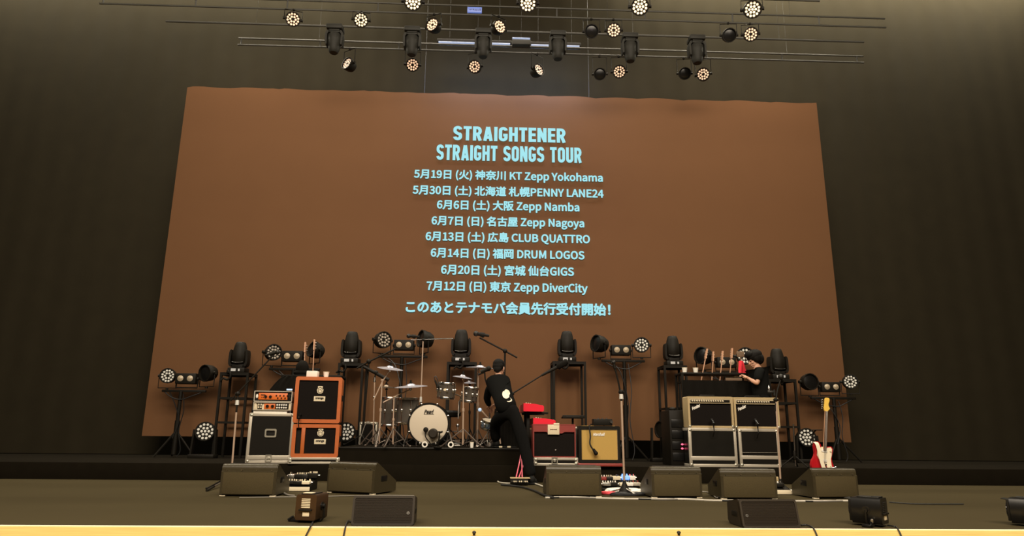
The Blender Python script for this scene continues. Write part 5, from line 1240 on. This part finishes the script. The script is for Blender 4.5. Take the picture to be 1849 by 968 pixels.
def hand(J, E, pre, wrist_name, w, d, up, curl=.5):
    """Palm and five separate bent fingers beyond the wrist; d points along the hand, up is the back of the hand."""
    d = Vector(d).normalized(); up = Vector(up).normalized(); sd = d.cross(up).normalized(); w = Vector(w)
    J[pre+'palm'] = (w+d*.045, (.034, .020)); E.append((wrist_name, pre+'palm'))
    J[pre+'knuck'] = (w+d*.085, (.036, .016)); E.append((pre+'palm', pre+'knuck'))
    for i, (off, ln) in enumerate(((-.030, .072), (-.010, .082), (.010, .078), (.029, .060))):
        b0 = w+d*.092+sd*off; p1 = b0+d*ln*.45-up*ln*.12*curl; p2 = p1+d*ln*.32*(1-.5*curl)-up*ln*.42*curl; p3 = p2+d*ln*.10-up*ln*.30*curl
        J['%sf%d0' % (pre, i)] = (b0, .0095); E.append((pre+'knuck', '%sf%d0' % (pre, i)))
        chain(J, E, '%sf%d0' % (pre, i), [('%sf%d1' % (pre, i), p1, .0088), ('%sf%d2' % (pre, i), p2, .008), ('%sf%d3' % (pre, i), p3, .007)])
    t0 = w+d*.030-sd*.036
    chain(J, E, pre+'palm', [(pre+'t0', t0, .012), (pre+'t1', t0+d*.035-sd*.018-up*.01, .010), (pre+'t2', t0+d*.062-sd*.016-up*.018*(1+curl), .0085)])
def head_parts(bm, c, face, up, s=1.0):
    """Skull, jaw, nose, lips and ears, facing along face."""
    f = Vector(face).normalized(); u = Vector(up); u = (u-f*u.dot(f)).normalized(); r = f.cross(u)
    M = Matrix((r, f, u)).transposed().to_4x4(); M.translation = c        # x right, y forward, z up
    def ball(p, q, uu=16, v=10, rot=None):
        bmesh.ops.create_uvsphere(bm, u_segments=uu, v_segments=v, radius=1, matrix=M @ Matrix.Translation(Vector(p)*s) @ (rot or Matrix()) @ Matrix.Diagonal((q[0]*s, q[1]*s, q[2]*s, 1)))
    ball((0, -.008, .022), (.074, .092, .092), 20, 14)
    ball((0, .022, -.045), (.056, .066, .066), 18, 12)
    ball((0, .056, -.088), (.026, .024, .020))
    ball((0, .088, -.022), (.011, .020, .026)); ball((0, .100, -.036), (.014, .015, .012))
    ball((0, .083, -.064), (.022, .010, .006)); ball((0, .081, -.073), (.019, .010, .006))
    for sx in (-1, 1):
        ball((sx*.030, .074, .012), (.022, .014, .009))
        ball((sx*.074, -.006, -.014), (.009, .020, .032)); ball((sx*.079, -.008, -.012), (.007, .014, .024)); ball((sx*.038, .058, -.028), (.024, .024, .020))
    return M
def person(label, loc, J, E, root, head_c, face, up, hs=1.0):
    t = thing('person', label, 'person', loc); L = Vector(loc)
    J2 = {n: (Vector(p)-L, r) for n, (p, r) in J.items()}
    me = skin_mesh(J2, E, root); bm = bmesh.new(); bm.from_mesh(me); bpy.data.meshes.remove(me)
    M = head_parts(bm, Vector(head_c)-L, face, up, hs)
    out = bpy.data.meshes.new('body'); bm.to_mesh(out); bm.free()
    for p in out.polygons: p.use_smooth = True
    out.materials.append(MATS['skin'])
    obj('body', out, None, t)
    e = MB()
    for sx in (-1, 1): e.ball(M @ Vector((sx*.030*hs, .083*hs, .004*hs)), .0105*hs, 10, 6)
    obj('eyes', e, 'hair', t)
    return t, M, L
def garment(t, L, name, joints, edges, root, m, sub=2):
    me = skin_mesh({n: (Vector(p)-L, r) for n, (p, r) in joints.items()}, edges, root, sub)
    for p in me.polygons: p.use_smooth = True
    me.materials.clear(); me.materials.append(MATS[m]); return obj(name, me, None, t)

def build_person(label, P, face, hair, hs=1.0, sleeve='long', shoes=True, hand_dirs=None, radii=1.0, iso=False):
    """P: joint name -> world point (pelvis, waist, chest, neck, head, sho/elb/wri L R, hip/knee/ank/toe L R)."""
    k = radii; J = {}; E = []
    up = (P['head']-P['neck']).normalized()
    J['pelvis'] = (P['pelvis'], (.135*k, .10*k)); J['waist'] = (P['waist'], (.125*k, .095*k)); J['chest'] = (P['chest'], (.15*k, .11*k)); J['collar'] = (P['neck']-up*.02, (.07, .062)); J['neck'] = (P['neck']+up*.045, .052); J['skull'] = (P['head']-up*.035, .050)
    E += [('pelvis', 'waist'), ('waist', 'chest'), ('chest', 'collar'), ('collar', 'neck'), ('neck', 'skull')]
    for s in 'LR':
        J['sho'+s] = (P['sho'+s], .055*k); E.append(('collar', 'sho'+s))
        chain(J, E, 'sho'+s, [('ua'+s, P['sho'+s].lerp(P['elb'+s], .45), .046*k), ('elb'+s, P['elb'+s], .038*k), ('fa'+s, P['elb'+s].lerp(P['wri'+s], .35), .038*k), ('wri'+s, P['wri'+s], .025*k)])
        hd = hand_dirs[s] if hand_dirs else ((P['wri'+s]-P['elb'+s]), Vector((0, 0, 1)))
        hand(J, E, s+'_', 'wri'+s, P['wri'+s], hd[0], hd[1], .55)
        chain(J, E, 'pelvis', [('hip'+s, P['hip'+s], .085*k), ('th'+s, P['hip'+s].lerp(P['knee'+s], .4), .075*k), ('knee'+s, P['knee'+s], .055*k), ('ca'+s, P['knee'+s].lerp(P['ank'+s], .35), .054*k), ('ank'+s, P['ank'+s], .036*k), ('ball'+s, P['ank'+s].lerp(P['toe'+s], .6)+Vector((0, 0, -.035)), .032), ('toe'+s, P['toe'+s], .022)])
    if iso: J = {n: (p, ((r[0]+r[1])*.42,)*2 if isinstance(r, tuple) and n in ('pelvis', 'waist', 'chest', 'collar') else r) for n, (p, r) in J.items()}
    mid = (P['ankL']+P['ankR'])/2; loc = Vector((mid.x, mid.y, min(P['ankL'].z, P['ankR'].z)-.075))
    t, M, L = person(label, loc, J, E, 'pelvis', P['head'], face, up, hs)
    # shirt
    S = {}; SE = []
    S['hem'] = (P['pelvis'].lerp(P['waist'], -.25), (.172*k, .142*k)); S['waist'] = (P['waist'], (.168*k, .138*k)); S['chest'] = (P['chest'], (.195*k, .155*k)); S['collar'] = (P['neck']-up*.03, (.092, .086))
    SE += [('hem', 'waist'), ('waist', 'chest'), ('chest', 'collar')]
    for s in 'LR':
        S['sho'+s] = (P['sho'+s], .084*k); SE.append(('collar', 'sho'+s))
        if sleeve == 'long': chain(S, SE, 'sho'+s, [('ua'+s, P['sho'+s].lerp(P['elb'+s], .5), .066*k), ('elb'+s, P['elb'+s], .056*k), ('cu'+s, P['elb'+s].lerp(P['wri'+s], .9), .042*k)])
        else: chain(S, SE, 'sho'+s, [('ua'+s, P['sho'+s].lerp(P['elb'+s], .45), .070*k), ('sl'+s, P['sho'+s].lerp(P['elb'+s], .82), .066*k)])
    if iso:
        S['chest'] = (P['chest'], (.168, .150)); S['yoke'] = (P['chest'].lerp(P['neck'], .55), (.125, .125)); SE = [e for e in SE if e != ('chest', 'collar')]+[('chest', 'yoke'), ('yoke', 'collar')]
        for s in 'LR': S['sho'+s] = (P['sho'+s], .098)
    if iso: S = {n: (p, ((r[0]+r[1])*.47,)*2 if isinstance(r, tuple) else r) for n, (p, r) in S.items()}
    garment(t, L, 'shirt', S, SE, 'chest', 'shirt')
    T = {}; TE = []
    T['pelvis'] = (P['pelvis'], (.145*k, .118*k)); T['belt'] = (P['pelvis'].lerp(P['waist'], .9), (.145*k, .116*k)); TE.append(('pelvis', 'belt'))
    for s in 'LR':
        chain(T, TE, 'pelvis', [('hip'+s, P['hip'+s], .105*k), ('th'+s, P['hip'+s].lerp(P['knee'+s], .45), .098*k), ('kn'+s, P['knee'+s], .083*k), ('ca'+s, P['knee'+s].lerp(P['ank'+s], .5), .080*k), ('cu'+s, P['knee'+s].lerp(P['ank'+s], .97), .075*k)])
    garment(t, L, 'trousers', T, TE, 'pelvis', 'denim')
    for s in 'LR':
        d = (P['toe'+s]-P['ank'+s]); d.z = 0; d.normalize(); z0 = P['ank'+s].z-.075-L.z; c = P['ank'+s]-L
        sh = MB(); a = math.atan2(d.y, d.x)-PI/2
        sh.ball((c.x+d.x*.07, c.y+d.y*.07, z0+.036), (.048, .135, .042), 16, 10, (0, 0, a)); sh.ball((c.x+d.x*-.01, c.y+d.y*-.01, z0+.06), (.048, .062, .058), 14, 9, (0, 0, a)); sh.box((c.x+d.x*.065, c.y+d.y*.065, z0+.012), (.088, .26, .024), .01, (0, 0, a))
        obj('shoe', sh, 'rubber', t)
    hr = MB()
    for p, q in hair: bmesh.ops.create_uvsphere(hr.bm, u_segments=18, v_segments=12, radius=1, matrix=M @ Matrix.Translation(Vector(p)*hs) @ Matrix.Diagonal((q[0]*hs, q[1]*hs, q[2]*hs, 1)))
    obj('hair', hr, 'hair', t)
    return t, M, L
# the stagehand by the drums: back to the hall, left foot up on the riser, leaning over the kit
P = {}
P['pelvis'] = at(918, 744, 9.66); P['waist'] = at(911, 726, 9.70); P['chest'] = at(903, 704, 9.80); P['neck'] = at(899, 684, 9.95); P['head'] = at(901, 665, 10.02)
P['shoR'] = at(912, 695, 9.84); P['shoL'] = at(886, 692, 10.04)
P['elbR'] = at(915, 724, 10.06); P['elbL'] = at(879, 720, 10.24); P['wriR'] = at(898, 730, 10.28); P['wriL'] = at(884, 733, 10.44)
P['hipR'] = at(931, 750, 9.62); P['hipL'] = at(906, 749, 9.70); P['kneeR'] = at(947, 807, 9.52); P['kneeL'] = at(893, 766, 9.97)
f = fl(961, 872); f.y = 9.46
P['ankR'] = Vector((at(960, 868, 9.46).x, 9.44, .080)); P['toeR'] = P['ankR']+Vector((.05, .17, -.045))
P['ankL'] = Vector((at(896, 797, 10.12).x, 10.12, RZ+.080)); P['toeL'] = P['ankL']+Vector((-.04, .17, -.045))
ts, M, L = build_person('person in black with a white print on the shirt back, leaning over the drum kit', P, (.30, .90, -.25),
    [((0, -.022, .050), (.086, .098, .082)), ((0, -.052, .012), (.082, .066, .078)), ((0, .035, .085), (.07, .06, .04)), ((.0, -.078, -.035), (.062, .036, .055))], 1.0)
# print on the back of the shirt: a round white patch with a notch and a hook-shaped stroke, following the cloth
sh = [o for o in ts.children if o.name.startswith('shirt')][0]
from mathutils.bvhtree import BVHTree
bv = BVHTree.FromPolygons([v.co for v in sh.data.vertices], [p.vertices[:] for p in sh.data.polygons])
def on_shirt(px, py):
    d = ray(px, py).normalized(); h = bv.ray_cast(CAM-L, d)
    return (h[0]-d*.006) if h[0] else (at(px, py, 9.62)-L)
pr = MB(); N = 28; cen = pr.bm.verts.new(on_shirt(914, 711.5)); rg = []
for i in range(N):
    a = 2*PI*i/N; rr = 7.4*(1-.28*max(0, 1-abs(a-2.2)/.28)-.22*max(0, 1-abs(a-6.0)/.35)); rg.append((pr.bm.verts.new(on_shirt(914+rr*.5*math.cos(a), 711.5-rr*.55*math.sin(a))), pr.bm.verts.new(on_shirt(914+rr*.95*math.cos(a), 711.5-rr*1.12*math.sin(a)))))
for i in range(N):
    j = (i+1) % N; pr.bm.faces.new((cen, rg[i][0], rg[j][0])); pr.bm.faces.new((rg[i][0], rg[i][1], rg[j][1], rg[j][0]))
hk = [(916, 725), (920, 725), (923, 723.5), (923.5, 720.5), (921.5, 719)]
prev = None
for (x, y) in [(p.x, p.y) for p in smooth_pts([Vector((a, b, 0)) for a, b in hk], 3)]:
    cur_ = (pr.bm.verts.new(on_shirt(x-.9, y-.9)), pr.bm.verts.new(on_shirt(x+.9, y+.9)))
    if prev: pr.bm.faces.new((prev[0], prev[1], cur_[1], cur_[0]))
    prev = cur_
mat('print', (.80, .72, .58), .8)
obj('shirt_print', pr, 'print', sh)
# the guitar technician behind the blonde amplifiers, facing left
PY = 10.44
P = {}; X0 = at(1371, 690, PY).x; zf = PLAT_Z
hc = at(1361.5, 650, PY)
P['head'] = Vector((hc.x, PY, hc.z)); P['neck'] = at(1367, 664, PY); P['chest'] = at(1372, 683, PY); P['waist'] = at(1374, 705, PY); P['pelvis'] = Vector((X0+.03, PY, zf+.94))
P['waist'].z = (P['pelvis'].z+P['chest'].z)/2
P['shoL'] = at(1370, 671, PY-.15); P['shoR'] = at(1371, 672, PY+.17); P['elbL'] = at(1367.5, 693, PY-.22); P['elbR'] = at(1364, 693, PY+.22); P['wriL'] = at(1353, 684, PY-.12); P['wriR'] = at(1348, 683, PY+.10)
for s, q in (('L', -.09), ('R', .09)):
    P['hip'+s] = P['pelvis']+Vector((0, q, -.05)); P['knee'+s] = Vector((P['pelvis'].x-.02, PY+q*1.1, zf+.50)); P['ank'+s] = Vector((P['pelvis'].x+.02, PY+q*1.2, zf+.080)); P['toe'+s] = P['ank'+s]+Vector((-.17, 0, -.045))
build_person('person with bushy black hair in a black shirt, working at the bench', P, (-1, -.12, -.35),
    [((0, -.030, .060), (.118, .128, .100)), ((0, -.075, .0), (.112, .082, .100)), ((0, .045, .098), (.092, .070, .058)), ((.07, -.03, .02), (.05, .08, .075)), ((-.07, -.03, .02), (.05, .08, .075)), ((0, -.09, -.045), (.08, .05, .05))], .98, 'short', iso=True)

x, zz, w, h = rect(893, 936, 738, 808, 10.74)
cc = MB(); hh = at(910, 738, 10.74).z-RZ
cc.grid(lambda u, v: Vector(((u-.5)*w*(1.0+.12*(1-v))+.004*math.sin(v*20), -.02*(1-v)+.012*math.sin(u*26), v*hh)), 30, 10).solid(.008)
cv = thing('dark_filler_case', 'added black cloth-covered filler on the riser behind the legs of the leaning stagehand', 'case', (x, 10.74, RZ+.001))  # added filler, supplies a dark mass behind the stagehand
obj('cover', cc, 'black_cloth', cv); obj('case', MB().box((0, .10, hh/2), (w*.96, .15, hh-.002), .02), 'black', cv)
